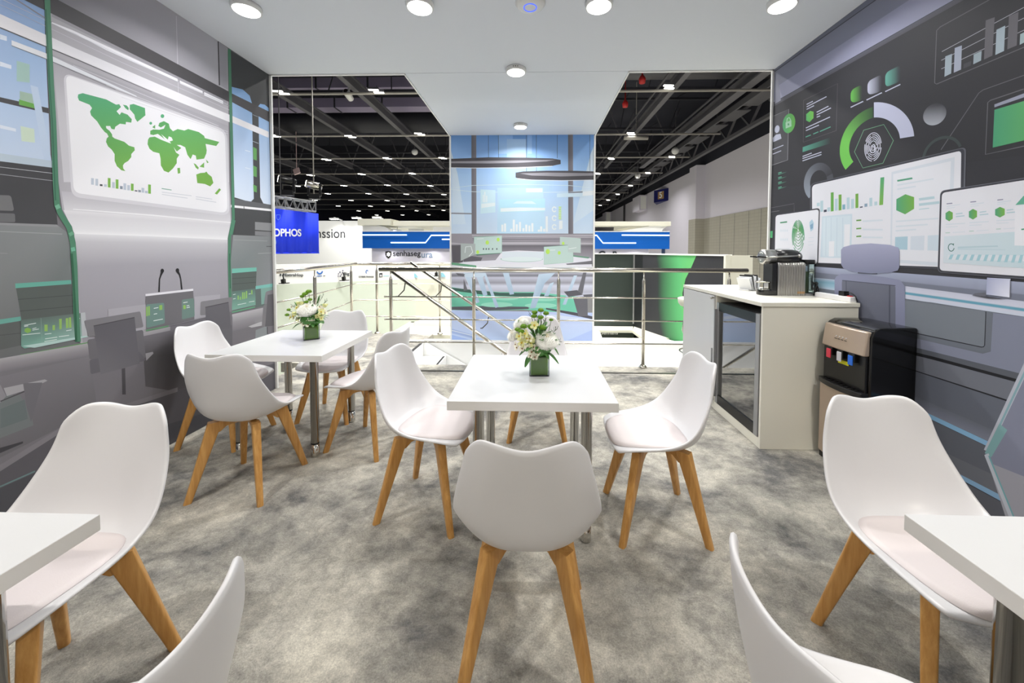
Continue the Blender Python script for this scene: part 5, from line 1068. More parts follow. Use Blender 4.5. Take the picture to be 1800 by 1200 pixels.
bm = BM(); box(bm, 1.0, 2.16, 8.13, 8.24, T0, T0+.02); bar(bm, A0+Vector((0, 0, T0+.012))-nn_*.03, A1+Vector((0, 0, T0+.012))-nn_*.03, .09, .024); link('top_cap', bm, M['paint'], ns)
bm = BM(); box(bm, 2.88, 3.27, 5.79, 5.85, -1, T0+.012); box(bm, 2.86, 2.93, 5.77, 5.83, -1, T0+.02); link('end_wall', bm, M['warmwhite'], ns)
LZ = -.155
bm = BM()
prism(bm, [(1.04, 6.6), (2.62, 6.6), (2.42, 7.04), (1.27, 7.04)], LZ-.05, LZ, lambda a, b, h: Vector((a, b, h))); prism(bm, [(1.04, 6.6), (1.27, 7.04), (1.32, 7.56), (1.25, 8.13), (1.0, 8.13)], LZ-.05, LZ, lambda a, b, h: Vector((a, b, h)))
prism(bm, [(1.25, 8.13), (1.32, 7.72), (2.0, 7.72), (2.12, 8.13)], LZ-.05, LZ, lambda a, b, h: Vector((a, b, h))); prism(bm, [(2.0, 7.72), (2.02, 7.04), (2.5, 7.04), (2.14, 8.13)], LZ-.05, LZ, lambda a, b, h: Vector((a, b, h)))
link('ledge', bm, M['warmwhite'], ns)
bm = BM(); box(bm, 1.0, 2.62, 6.60, 6.64, -2.2, LZ-.05); link('front_wall', bm, M['paint'], ns)
bm = BM(); box(bm, 1.06, 2.1, 8.0, 8.05, -1.6, LZ-.05); sg = link('lower_sign', bm, M['moss'], ns)
lettering('lettering', 'senhans', aty(1057, 587.5, 7.99), aty(1086, 587.5, 7.99), M['whitelet'], sg, bold=.01)
lp = aty(1145, 598, 6.9); bm = BM(); lathe(bm, [(0, .003), (.1, .003), (.105, .012), (.08, .02), (0, .022)], 24, (lp.x+.02, 6.85, LZ)); tag(link('router_disc', bm, M['paint']), 'flat white round device lying on the white ledge beyond the railing', 'device')
# ------------------------------------------------------------------ logo wall on the left
B0, B1 = Vector((-5.92, 8.5, 0)), Vector((-3.25, 10.45, 0)); bd = (B1-B0).normalized(); bn = Vector((bd.y, -bd.x, 0))
def onb(px, py):
    r = ray(px, py); o = Vector((0, 0, H)); return o+r*((B0-o).dot(bn)/r.dot(bn))
lw = thing('logo_stand', 'pale green booth wall under a white strip of partner logos, beyond the railing', 'exhibition booth', (0, 0, 0))
BE = B0-bd*2.5; zs = .66
def wallslab(p, q, z0, z1, th, m, par, name):
    bm = BM(); prism(bm, [(0, 0), ((q-p).length, 0), ((q-p).length, th), (0, th)], z0, z1, lambda a, b, h, p=p, d=(q-p).normalized(): p+d*a+Vector((-d.y, d.x, 0))*b+Vector((0, 0, h))); return link(name, bm, m, par)
wallslab(BE, B1, -3.3, zs, .1, M['cream'], lw, 'lower_wall'); st_ = wallslab(BE, B1, zs, 1.12, .09, M['paint'], lw, 'logo_strip')
B2 = Vector((-.9, 10.45, 0)); wallslab(B1, B2, -3.3, zs, .1, M['warmwhite'], lw, 'return_wall'); wallslab(B1, B2, zs, 1.12, .09, M['paint'], lw, 'return_strip')
def blet(s, x0, x1, y, m, bold=0): lettering('lettering', s, onb(x0, y), onb(x1, y), M[m], st_, bn, bold, .01, .006)
blet('ExtraHop', 501, 533, 487, 'charcoal', .008); blet('Big', 605, 614, 485, 'charcoal', .004); blet('CYBER RANGE', 630.5, 657, 487.5, 'charcoal', .01)
def bpoly(name, pts, m):
    bm = BM(); v = [onb(*p)+bn*.006 for p in pts]; A_ = [bm.verts.new(p) for p in v]; C_ = [bm.verts.new(p+bn*.008) for p in v]; N = len(v)
    for f in [A_[::-1], C_]+[[A_[i], A_[(i+1) % N], C_[(i+1) % N], C_[i]] for i in range(N)]: bm.faces.new(f)
    link(name, bm, M[m], st_)
bpoly('logo_mark', [(491, 484), (492, 481), (494.5, 481), (494, 485)], 'charcoal'); bpoly('logo_mark', [(496, 485), (497, 480), (500, 479.5), (499.5, 485)], 'charcoal')
bpoly('logo_mark', [(562+5.6*math.cos(a), 476.5+5.6*math.sin(a)) for a in [PI*(.0+.95*k/10) for k in range(11)]]+[(562+3.6*math.cos(a), 476+3.6*math.sin(a)) for a in [PI*(.95-.95*k/10) for k in range(11)]], 'bluelet')
for k, (x, y) in enumerate(((595, 481), (597.5, 478), (600, 482), (598, 485), (602, 479), (602.5, 475.5), (594.5, 485))): bpoly('logo_mark', [(x+1.1*math.cos(a), y+1.1*math.sin(a)) for a in [2*PI*j/8 for j in range(8)]], 'navy' if k % 2 else 'duct')
bpoly('logo_mark', [(645+2.5*math.cos(a), 477.5+3.4*math.sin(a)) for a in [PI*(.55+1.35*k/12) for k in range(13)]]+[(645+1.3*math.cos(a), 477.5+2*math.sin(a)) for a in [PI*(1.9-1.35*k/12) for k in range(13)]], 'bluelet')
bpoly('logo_mark', [(666.5, 480), (672, 479.5), (672, 486.8), (666.5, 487.3)], 'charcoal'); lettering('lettering', 'n', onb(667.8, 486)+bn*.01, onb(670.8, 486)+bn*.01, M['whitelet'], st_, bn, .03)
for x0, x1, y, m in ((556.5, 566, 484.6, 'bluelet'), (568, 571.5, 484.2, 'charcoal'), (674, 684, 484.2, 'skyprint')): bpoly('caption_line', [(x0, y), (x1, y-.3), (x1, y+.7), (x0, y+1)], m)
for x0, x1, y in ((721, 735, 487.5), (770, 784, 486.5)):
    v = [aty(x0+(x1-x0)*(k/10), y-7.5*math.sin(PI*k/10), 10.43) for k in range(11)]; bm = BM(); A_ = [bm.verts.new(p) for p in v]; C_ = [bm.verts.new(p+Vector((0, -.01, 0))) for p in v]; bm.faces.new(A_); bm.faces.new(C_[::-1])
    for i in range(11): bm.faces.new((A_[i], A_[(i+1) % 11], C_[(i+1) % 11], C_[i]))
    bmesh.ops.recalc_face_normals(bm, faces=bm.faces[:]); link('logo_mark', bm, M['skyprint'], st_)
for x, y, l in ((499, 499, 'leftmost black arm spotlight on the logo strip'), (604, 494, 'black arm spotlight on the logo strip below the purple mark'), (765, 486, 'black arm spotlight at the right end of the logo strip')):
    p = (onb(x, y) if x < 700 else aty(x, y, 10.4))+bn*.12; t = thing('arm_spotlight', l, 'spotlight', tuple(p), 0, 'arm spotlights on the logo strip')
    bm = BM(); bar(bm, (-.12, 0, .02), (.12, 0, .035), .03, .02); link('bracket', bm, M['black'], t)
    bm = BM(); bar(bm, (-.01, 0, .02), (-.01, -.02, .12), .07, .07); bar(bm, (0, -.01, .12), (-.03, 0, .22), .02, .02); link('lamp_head', bm, M['black'], t)
# ------------------------------------------------------------------ far white wall with lettering
fw = thing('white_stand', 'tall white stand wall with thin dark lettering, behind the blue banner', 'exhibition booth', (0, 0, 0))
bm = BM(); box(bm, -16, -3, 17, 17.2, -3.3, 2.76); w_ = link('wall', bm, M['paint'], fw)
lettering('lettering', 'nssion', aty(556.5, 418, 16.99), aty(606.5, 418, 16.99), M['charcoal'], w_, bold=.0, hscale=1.12)
for x, y, l in ((597, 386.5, 'small spotlight on top of the white stand wall, nearest the banner'), (635, 385, 'small spotlight on top of the white stand wall, middle of three'), (670, 384, 'small spotlight on top of the white stand wall, nearest the blue fascia')):
    p = aty(x, y, 16.8); t = thing('wall_spotlight', l, 'spotlight', tuple(p), 0, 'spotlights on the white stand wall')
    bm = BM(); bar(bm, (0, .2, 0), (0, -.45, .06), .05, .04); link('arm', bm, M['body'], t)
    bm = BM(); box(bm, -.18, .18, -.55, -.40, .0, .05); link('housing', bm, M['body'], t)
    bm = BM(); box(bm, -.16, .16, -.54, -.41, -.015, 0); link('lens', bm, M['lamp'], t)
    light('stand_lamp', 'SPOT', (p.x, p.y-.55, p.z-.03), 75, .08, (1, .99, .97), (math.radians(28), 0, 0), spot=math.radians(110), blend=.8)
# ------------------------------------------------------------------ blue fascia stand
bs = thing('blue_stand', 'stand with a white canopy and a blue fascia crossed by glowing white lines', 'exhibition booth', (0, 0, 0))
FY = 13.0; fx0 = -5.89; fx1 = 4.57
bm = BM(); box(bm, fx0, fx1, FY, FY+.5, 1.512, 2.085); fa = link('fascia', bm, M['bluefas'], bs)
bm = BM(); box(bm, fx0, fx1, FY-.01, FY+.5, 2.085, 2.11); link('fascia_cap', bm, M['paint'], fa)
def glow(*px):
    bm = BM(); tube(bm, [aty(x, y, FY-.012) for x, y in px], .021, 8); link('light_line', bm, M['lightline'], fa)
glow((637, 412.8), (715, 412.8)); glow((687, 426.3), (748, 426.3), (758, 413.5), (830, 413.4)); glow((777, 420.5), (830, 420.5)); glow((1020, 413.5), (1049, 413.5), (1060, 427), (1118, 427)); glow((1093, 413), (1176.5, 413.5))
bm = BM(); box(bm, -5.62, 3.9, FY+.12, FY+.2, .2, 1.512); sp = link('sign_panel', bm, M['hallw'], bs)
lettering('lettering', 'senhaseg', aty(691, 453, FY+.11), aty(739.5, 453, FY+.11), M['charcoal'], sp, bold=.012)
lettering('lettering', 'ura', aty(741, 452.6, FY+.11), aty(760.5, 452.6, FY+.11), M['fade'], sp, bold=.006)
def shield(cx, cy, w, h, y, m, par, name='shield_logo'):
    o = [(-.5, .42), (0, .5), (.5, .42), (.5, .0), (.3, -.32), (0, -.5), (-.3, -.32), (-.5, 0)]
    bm = BM(); c = aty(cx, cy, y); s = y/F; prism(bm, o, 0, .02, lambda a, b, hh: Vector((c.x+a*w*s, c.y-hh, c.z+b*h*s))); return link(name, bm, M[m], par)
shield(683, 447.5, 10.5, 13.5, FY+.115, 'steel_dark', sp)
bm = BM(); c = aty(683, 447, FY+.09); s = FY/F
prism(bm, [((4.1 if k % 2 else 2.7)*math.cos(PI*k/6), (4.3 if k % 2 else 2.8)*math.sin(PI*k/6)) for k in range(12)], 0, .012, lambda a, b, hh: Vector((c.x+a*s, c.y-hh, c.z+b*s))); link('star_mark', bm, M['whitelet'], sp)
lettering('lettering', 'G', aty(1051, 455.5, FY+.11), aty(1064, 455.5, FY+.11), M['charcoal'], sp, bold=.02); lettering('lettering', 'n', aty(1077, 450, FY+.11), aty(1084, 450, FY+.11), M['charcoal'], sp, bold=.02)
bm = BM(); box(bm, -6.05, -4.9, FY, 16.4, 2.30, 2.52); box(bm, -4.9, 4.68, FY+.2, 13.9, 2.30, 2.45); box(bm, -4.9, -4.33, 13.9, 16.4, 2.30, 2.45); box(bm, 3.4, 4.68, 13.9, 16.4, 2.30, 2.45); link('canopy', bm, M['warmwhite'], bs, bev=.01)
bm = BM(); box(bm, -4.95, -4.35, 15.0, 15.1, .5, 2.3); link('back_wall', bm, M['warmwhite'], bs)
prof = [(-5.9, 2.30), (-5.9, 2.12), (-5.55, 2.12), (-5.45, 2.2), (-5.25, 2.27), (-4.9, 2.30)]
bm = BM(); prism(bm, [(-5.9, 2.3), (-5.9, 2.11), (-4.95, 2.11), (-5.02, 2.2), (-5.15, 2.26), (-5.35, 2.3)], FY+.05, FY+.4, lambda a, b, h: Vector((a, h, b))); prism(bm, [(2.9, 2.11), (4.4, 2.11), (4.45, 2.2), (4.6, 2.3), (4.0, 2.3)], FY+.3, FY+.5, lambda a, b, h: Vector((a, h, b))); link('curved_bracket', bm, M['paint'], bs)
bm = BM(); c = aty(1166, 440, FY+.3); tube(bm, [(c.x, FY+.3, -3.3), (c.x, FY+.3, 1.512)], .06, 12); link('column', bm, M['grey_alu'], bs)
for k, x in enumerate((684, 760, 1118)):
    p = aty(x, 439, FY-.05); light('sign_lamp', 'SPOT', (p.x, FY-.25, 1.50), 9, .05, (1, 1, 1), (math.radians(24), 0, 0), spot=math.radians(120), blend=.6)
lm = thing('canopy_lamp', 'flat white lamp hanging under the white canopy above the blue fascia', 'lamp', (-5.2, 13.9, 2.18))
bm = BM(); box(bm, -.25, .25, -.35, .35, -.03, .03); link('housing', bm, M['body'], lm)
for sx in (-.2, .2):
    bm = BM(); bar(bm, (sx, 0, .03), (sx, 0, .118), .008, .008); link('hanger', bm, M['rubber'], lm)
bm = BM(); box(bm, -.22, .22, -.32, .32, -.042, -.03); link('diffuser', bm, M['halllamp'], lm)
light('canopy_light', 'AREA', (-5.2, 13.9, 2.12), 30, .4)
# ------------------------------------------------------------------ blue banner, truss and stage lights
P0, P1 = aty(440, 360, 9.4), aty(560, 376, 11.55); P0.z = aty(479, 365, 10).z; zt = (P0.z+P1.z)/2; zb = aty(479, 445, 10).z
bdir = (Vector((P1.x, P1.y, 0))-Vector((P0.x, P0.y, 0))).normalized(); bnn = Vector((bdir.y, -bdir.x, 0)); bl = (Vector((P1.x, P1.y, 0))-Vector((P0.x, P0.y, 0))).length
def onban(px, py):
    r = ray(px, py); o = Vector((0, 0, H)); q = Vector((P0.x, P0.y, 0)); return o+r*((q-o).dot(bnn)/r.dot(bnn))
bn_ = thing('hanging_banner', 'blue fabric banner with white lettering hanging from a truss', 'banner', (P0.x, P0.y, 0), math.atan2(bdir.y, bdir.x))
C.view_layer.update()
bm = BM(); N = 40; fr = [[bm.verts.new((bl*i/N, .012*math.sin(i*1.1)+.006*math.sin(i*2.7), z)) for i in range(N+1)] for z in (zb, zt)]; bk = [[bm.verts.new((v.co.x, v.co.y+.02, v.co.z)) for v in r_] for r_ in fr]
for i in range(N):
    for q in ((fr[0][i], fr[0][i+1], fr[1][i+1], fr[1][i]), (bk[0][i+1], bk[0][i], bk[1][i], bk[1][i+1]), (fr[1][i], fr[1][i+1], bk[1][i+1], bk[1][i]), (bk[0][i], bk[0][i+1], fr[0][i+1], fr[0][i])): bm.faces.new(q).smooth = True
for i in (0, N): bm.faces.new((fr[0][i], fr[1][i], bk[1][i], bk[0][i]))
link('fabric', bm, M['bluebanner'], bn_)
bm = BM(); tube(bm, [(0, .01, zb), (bl, .01, zb)], .018, 8); link('bottom_bar', bm, M['bluebanner'], bn_)
lettering('lettering', 'SOPHOS', onban(470.5, 415.5), onban(528, 415.5), M['whitelet'], bn_, bnn, .028, .006, .03, 1.02)
for cx, cy, s in ((487.5, 381.5, 1.0), (481, 426.5, .85)):
    o = [(-3.2, -4), (3.2, -4), (3.2, 1.5), (1.6, 3.6), (0, 5), (-1.6, 3.6), (-3.2, 1.5)]
    bm = BM(); tube(bm, [onban(cx+a*s, cy+b*s)+bnn*.03 for a, b in o], .004, 6, closed=True); e = link('shield_outline', bm, M['skyprint'], bn_); e.matrix_parent_inverse = bn_.matrix_world.inverted()
tr = thing('lighting_truss', 'silver box truss above the blue banner', 'truss', (P0.x, P0.y, 0), math.atan2(bdir.y, bdir.x))
TB = zt+.06; TT = TB+.29; LT = bl-.05
for y in (.06, .36):
    for z in (TB, TT):
        bm = BM(); tube(bm, [(-.5, y, z), (LT, y, z)], .025, 8); link('chord', bm, M['alu'], tr)
for y in (.06, .36):
    bm = BM(); n = 16
    for k in range(n): x0 = LT*k/n; bar(bm, (x0, y, TB if k % 2 else TT), (x0+LT/n, y, TT if k % 2 else TB), .018, .018)
    for k in (0, n//2, n): bar(bm, (LT*k/n, y, TB), (LT*k/n, y, TT), .03, .03)
    link('lattice', bm, M['alu'], tr)
for z in (TB, TT):
    bm = BM()
    for k in range(9): bar(bm, (LT*k/8, .06, z), (LT*k/8, .36, z), .018, .018)
    link('cross_lattice', bm, M['alu'], tr)
C.view_layer.update()
for i, (px, py, l, tone) in enumerate(((506, 345, 'black moving stage light standing on the truss with its head turned left', 'black'), (553, 356, 'stage light with a silver barrel at the right end of the truss', 'steel'))):
    y = 10.35 if i == 0 else 11.1; p = aty(px, py, y); t = thing('stage_light', l, 'stage light', (p.x, p.y, TT+.03), .4, 'stage lights on the truss')
    bm = BM(); box(bm, -.14, .14, -.13, .13, 0, .14); link('base', bm, M['black'], t)
    for s in (-1, 1):
        bm = BM(); box(bm, s*.15-.03, s*.15+.03, -.07, .07, .10, .46); link('yoke_arm', bm, M['black'], t)
    bm = BM(); mt = Matrix.Translation((0, 0, .40)) @ Matrix.Rotation(math.radians(-75), 4, 'Z') @ Matrix.Rotation(math.radians(80), 4, 'X'); lathe(bm, [(0, -.22), (.08, -.2), (.11, -.1), (.115, .2), (.10, .22), (0, .2)], 20, mtx=mt); hd = link('lamp_head', bm, M[tone], t)
    bm = BM(); lathe(bm, [(0, .221), (.09, .221), (.09, .226), (0, .226)], 20, mtx=mt); link('lens', bm, M['halllamp'], hd)
for px, y, l in ((493, 10.05, 'dark hoist cable above the truss at the left edge of the opening'), (551.5, 11.45, 'pale hoist cable rising from the right end of the truss')):
    p = aty(px, 335, y); bm = BM(); tube(bm, [(p.x, p.y, TT), (p.x, p.y, 9.3)], .018 if px > 520 else .012, 6); tag(link('hoist_cable', bm, M['pipe' if px > 520 else 'beam']), l, 'cable', 'hoist cables of the truss')
# ------------------------------------------------------------------ the hall: roof, wall, lamps
bm = BM(); box(bm, -45, 14, -4, 75, 9.3, 9.5); tag(link('ceiling_hall', bm, M['dark']), kind='structure')
bm = BM(); box(bm, -45, 14, 74.5, 75, -3.3, 9.3); tag(link('wall_hall_far', bm, M['dark']), kind='structure')
HX = 10.3
def tile_mat():
    m, nt, b = newmat('taupe_wall_tiles'); N = nt.nodes.new; L = nt.links.new
    tc = N('ShaderNodeTexCoord'); mp = N('ShaderNodeMapping'); mp.inputs['Rotation'].default_value = (PI/2, 0, PI/2); L(tc.outputs['Object'], mp.inputs[0])
    sx = N('ShaderNodeSeparateXYZ'); L(tc.outputs['Object'], sx.inputs[0]); cx = N('ShaderNodeCombineXYZ'); L(sx.outputs['Y'], cx.inputs['X']); L(sx.outputs['Z'], cx.inputs['Y'])
    br = N('ShaderNodeTexBrick'); br.offset = 0; br.inputs['Scale'].default_value = 1; br.inputs['Brick Width'].default_value = .33; br.inputs['Row Height'].default_value = .16; br.inputs['Mortar Size'].default_value = .012
    br.inputs['Color1'].default_value = s2l((174, 170, 158))+(1,); br.inputs['Color2'].default_value = s2l((177, 173, 161))+(1,); br.inputs['Mortar'].default_value = s2l((166, 162, 151))+(1,)
    L(cx.outputs[0], br.inputs['Vector']); L(br.outputs['Color'], b.inputs['Base Color']); b.inputs['Roughness'].default_value = .55; return m
TM = tile_mat()
bm = BM(); box(bm, HX, HX+.3, 6, 74, 3.38, 6.62); tag(link('wall_hall_right', bm, M['hallw']), kind='structure')
bm = BM(); box(bm, HX+.05, HX+.3, 6, 74, 6.62, 9.3); tag(link('wall_hall_right_top', bm, M['dark']), kind='structure')
bm = BM(); box(bm, HX-.03, HX+.3, 6, 24.4, -3.3, 3.38); tag(link('wall_hall_right_tiles', bm, TM), kind='structure')
bm = BM(); box(bm, HX, HX+.3, 24.4, 74, -3.3, 3.38); tag(link('wall_hall_right_lower', bm, M['hallw']), kind='structure')
bm = BM(); box(bm, HX-.55, HX, 23.4, 24.4, 3.38, 6.6); tag(link('pillar_hall_upper', bm, M['hallw']), kind='structure')
bm = BM(); box(bm, HX-.56, HX, 23.4, 24.4, -3.3, 3.38); tag(link('pillar_hall_lower', bm, TM), kind='structure')
for y in (17.6, 18.6, 19.9, 21.4):
    bm = BM(); box(bm, HX-.034, HX-.03, y, y+.02, -1, 3.36); tag(link('tile_joint', bm, M['beam']), kind='structure')
sg = thing('wedge_sign', 'navy wedge-shaped hall sign with the number 5 on a tan square', 'sign', (HX, 31.0, 5.3))
bm = BM(); prism(bm, [(0, 1.5), (0, -1.3), (-.7, 0)], 0, .95, lambda a, b, h: Vector((a, b, h))); link('housing', bm, M['navy'], sg)
C.view_layer.update()
fd = (Vector((-.7, 0, 0))-Vector((0, -1.3, 0))).normalized(); fn_ = Vector((fd.y, -fd.x, 0)); fn_ = fn_ if fn_.y < 0 else -fn_
e0 = sg.matrix_world.translation+Vector((0, -1.3, 0)); ee = e0+fd*1.47
l0 = ee if True else e0
bm = BM(); q = [e0+fd*.45+fn_*.004, e0+fd*1.05+fn_*.004]
A_ = [bm.verts.new(p+Vector((0, 0, z))-sg.location) for p, z in ((q[0], .2), (q[1], .2), (q[1], .78), (q[0], .78))]; bm.faces.new(A_); C_ = [bm.verts.new(v.co+fn_*.01) for v in A_]; bm.faces.new(C_[::-1])
for i in range(4): bm.faces.new((A_[i], C_[i], C_[(i+1) % 4], A_[(i+1) % 4]))
bmesh.ops.recalc_face_normals(bm, faces=bm.faces[:]); link('number_square', bm, M['tan'], sg)
lettering('lettering', '5', q[1]-fd*.15+Vector((0, 0, .27)), q[0]+fd*.17+Vector((0, 0, .27)), M['whitelet'], sg, fn_, .01, .01, .02)
for y, z0, z1, l in ((35.2, 5.15, 6.5, 'pale box mounted high on the hall wall left of the navy sign'), (51.5, 5.1, 6.6, 'far pale box mounted on the hall wall beyond the vertical pipe')):
    b_ = thing('wall_box', l, 'wall box', (HX, y, z0), 0, 'boxes on the hall wall')
    bm = BM(); box(bm, -.7, 0, 0, 2.4, 0, z1-z0); link('cabinet_body', bm, M['hallw'], b_)
    bm = BM(); box(bm, -.6, -.1, -.015, 0, .1, z1-z0-.1); link('cover', bm, M['paint'], b_)
bm = BM(); tube(bm, [(HX-.12, 43.5, -3), (HX-.12, 43.5, 6.6)], .11, 8); tag(link('vertical_pipe', bm, M['beam']), 'vertical grey pipe running up the hall wall', 'pipe')
ROWS = [13.05, 18.0, 22.55, 27.2, 32.0, 36.8, 41.5, 46.5, 52, 58]; COLS = [-24, -20, -16, -12.3, -8.65, -5.35, -1.7, 1.4, 4.5, 8.0]
def proj(p):
    m = camo.matrix_world.inverted() if False else None
    d = Vector(p)-Vector((0, 0, H)); f_ = ray(CX, CY).normalized(); q = _basis(); v = q.transposed() @ d
    return (CX+F*v.x/-v.z, CY-F*v.y/-v.z)
def seen(p):
    u, v = proj(p)
    if v < 128 or v > 385: return 0
    if 474 < u < 712+(min(v, 238)-130)*.72-4: return 1
    if 1106-(min(v, 238)-123)*.53+4 < u < 1355: return 2
    return 0
names = ['nearest', 'second', 'third', 'fourth', 'fifth', 'sixth', 'seventh', 'eighth', 'ninth', 'tenth']
proto = None
for ri, y in enumerate(ROWS):
    for side in (1, 2):
        xs = [x for x in COLS if seen((x, y, 6.9)) == side and not (x == 8.0 and ri < 2)]
        for ci, x in enumerate(xs):
            if proto is None:
                proto = thing('hall_lamp', 'x', 'hall light', (0, 0, 0), 0, 'twin-strip lamps under the dark hall roof')
                for dx, sgn in ((-.1, -1), (.1, 1)):
                    bm = BM(); box(bm, -.19+sgn*.06, .15+sgn*.06, dx-.05, dx+.05, 0, .07); hs = link('housing', bm, M['beam'], proto)
                    bm = BM(); box(bm, -.18+sgn*.06, .14+sgn*.06, dx-.042, dx+.042, -.025, 0); link('lamp_strip', bm, M['halllamp'], hs)
                bm = BM(); bar(bm, (0, 0, .0), (0, 0, .17), .03, .03); link('hanger', bm, M['beam'], proto); t = proto
            else: t = copy_tree(proto)
            t.location = (x, y, 6.86+.05*math.sin(x*3+y)); t.rotation_euler = (0, 0, .12)
            pos = 'only one seen' if len(xs) == 1 else ('leftmost' if ci == 0 else ('rightmost' if ci == len(xs)-1 else names[ci]+' from the left'))
            t['label'] = 'twin-strip hall lamp in the %s row, %s, %s opening' % (names[ri], pos, 'left' if side == 1 else 'right')
for x, y, w in ((-10.5, 13, 230), (-5.3, 12, 170), (-8.6, 18, 260), (-3, 20, 380), (4.5, 12.0, 190), (4.5, 20, 230), (7, 27, 200), (-12, 26, 340), (6, 36, 220), (-4, 32, 340), (-8, 42, 340)):
    light('hall_area_light', 'AREA', (x, y, 6.7), w, .6, (1, .99, .96), spread=math.radians(150))
for x, y, w in ((-4.6, 7.6, 150), (4.4, 3.0, 200), (-4.9, 3.0, 130), (4.2, 7.4, 330), (-.3, 8.2, 330), (1.6, 5.6, 130), (-2.4, 5.7, 85)):  # added over the near hall to brighten its walls; no fixtures hang here
    if w: light('hall_area_light', 'AREA', (x, y, 6.6), w, .5, (1, .985, .95), spread=math.radians(130))
for k, (x, l) in enumerate(((-6.3, 'grey roof beam running away, rightmost in the left opening'), (-9.25, 'grey roof beam running away, second from the right in the left opening'), (-12.6, 'grey roof beam running away, third from the right in the left opening'), (-16.4, 'grey roof beam low at the left edge of the left opening'), (4.85, 'grey roof beam running away, leftmost in the right opening'), (7.3, 'wide grey roof beam running away, middle of the right opening'))):
    t = thing('roof_beam', l, 'beam', (x, 0, 0), 0, 'long grey beams under the hall roof')
    w = .34 if k == 5 else .2
    for y0, y1 in ((9.5, 26.4), (27.6, 45), (46, 66)):
        bm = BM(); box(bm, -w/2, w/2, y0, y1, 7.05, 7.11); box(bm, -.03, .03, y0, y1, 7.11, 7.37); box(bm, -w/2, w/2, y0, y1, 7.37, 7.43); link('girder', bm, M['beam'], t)
    bm = BM(); box(bm, -.26, -.2, 9.5, 66, 7.5, 7.56); link('cable_rail', bm, M['beam'], t)
    for q in range(9):
        y = 21.6+4.7*q; bm = BM(); bar(bm, (.05, y, 7.43), (.75, y, 9.3), .06, .06); bar(bm, (.05, y, 7.43), (-.65, y, 9.3), .06, .06); link('brace', bm, M['beam'], t)
for ri, y in enumerate(ROWS[:8]):
    for q, (dy, z) in enumerate(((1.35, 8.9), (2.3, 7.75))):
        t = thing('roof_rail', 'dark rail with drop rods between the %s and %s lamp rows, %s of two' % (names[ri], names[ri+1], ('nearer', 'farther')[q]), 'rail', (0, y+dy, z), 0, 'dark rails under the hall roof')
        bm = BM(); box(bm, -30, HX-1.6, -.05, .05, 0, .1); link('rail_bar', bm, M['beamd'], t)
        for v in range(12):
            bm = BM(); x = -21+2.55*v; bar(bm, (x, 0, .1), (x+.25*(v % 3), 0, 9.3-z), .035, .035); link('drop_rod', bm, M['beamd'], t)
for ri, y in enumerate(ROWS[:9]):
    bm = BM(); tube(bm, [(-34, y+.3, 6.9+.02*ri), (HX-1.2-(0 if ri > 1 else .4), y+.3, 6.9+.02*ri)], .048, 8)
    tag(link('cross_pipe', bm, M['pipe']), 'pale pipe crossing under the hall roof at the %s lamp row' % names[ri], 'pipe', 'cross pipes under the hall roof')
for y, z0, z1, m, l in ((14.2, 8.6, 8.66, 'beam', 'dark girder crossing the roof just beyond the nearest lamp row'), (26.9, 7.92, 8.8, 'beamd', 'deep dark girder crossing the roof before the fourth lamp row'), (45.5, 7.92, 8.8, 'beamd', 'far dark girder crossing the roof before the eighth lamp row')):
    bm = BM(); box(bm, -34, HX-1.15, y, y+.3, z0-.3, z1); tag(link('cross_girder', bm, M[m]), l, 'beam')
for y, z, x1, m, l in ((16.4, 8.25, -3.0, 'duct', 'flat purple-lit grey duct crossing the roof, nearer of two'), (17.9, 8.0, -2.6, 'duct', 'flat purple-lit grey duct crossing the roof, farther of two')):
    t = thing('air_duct', l, 'duct', (0, y, z), 0, 'flat ducts under the hall roof')
    bm = BM(); box(bm, -34, x1, -.35, .35, 0, .42); link('duct_body', bm, M[m], t)
    for q in range(7):
        bm = BM(); box(bm, -18+2.2*q, -17.93+2.2*q, -.37, .37, -.02, .44); link('joint_flange', bm, M['beamd'], t)
bm = BM(); tube(bm, [(-34, 20.2, 8.2), (-2, 20.2, 8.2)], .55, 20); tag(link('round_duct', bm, M['beamd']), 'thick round dark duct crossing the roof in the left opening', 'duct')
bm = BM(); tube(bm, [(2.5, 15.2, 8.4), (9.2, 15.2, 8.4)], .3, 16); tag(link('round_duct', bm, M['beam']), 'grey duct crossing the roof in the right opening', 'duct')
t = thing('edge_girder', 'lattice girder along the top of the hall wall at the right', 'beam', (9.35, 0, 0))
bm = BM(); box(bm, -.1, .1, 9, 66, 6.75, 6.9); box(bm, -.1, .1, 9, 66, 7.75, 7.85); link('chord', bm, M['beam'], t)
bm = BM()
for q in range(28): bar(bm, (0, 9+2*q, 6.85), (0, 10+2*q, 7.8), .08, .08); bar(bm, (0, 10+2*q, 7.8), (0, 11+2*q, 6.85), .08, .08)
link('lattice', bm, M['beam'], t)
bm = BM(); bar(bm, (0, 20, 7.8), (0, 20, 9.3), .06, .06); link('hanger', bm, M['beam'], t)
t = thing('cable_tray', 'row of grey panels beside the girder at the right of the hall roof', 'tray', (8.85, 0, 7.42))
for q in range(22):
    bm = BM(); box(bm, -.4, .36, 11+1.9*q, 12.4+1.9*q, 0, .05); link('tray_panel', bm, M['beam'], t)
bm = BM(); box(bm, -.48, -.4, 10, 60, -.1, .15); link('side_rail', bm, M['beam'], t)
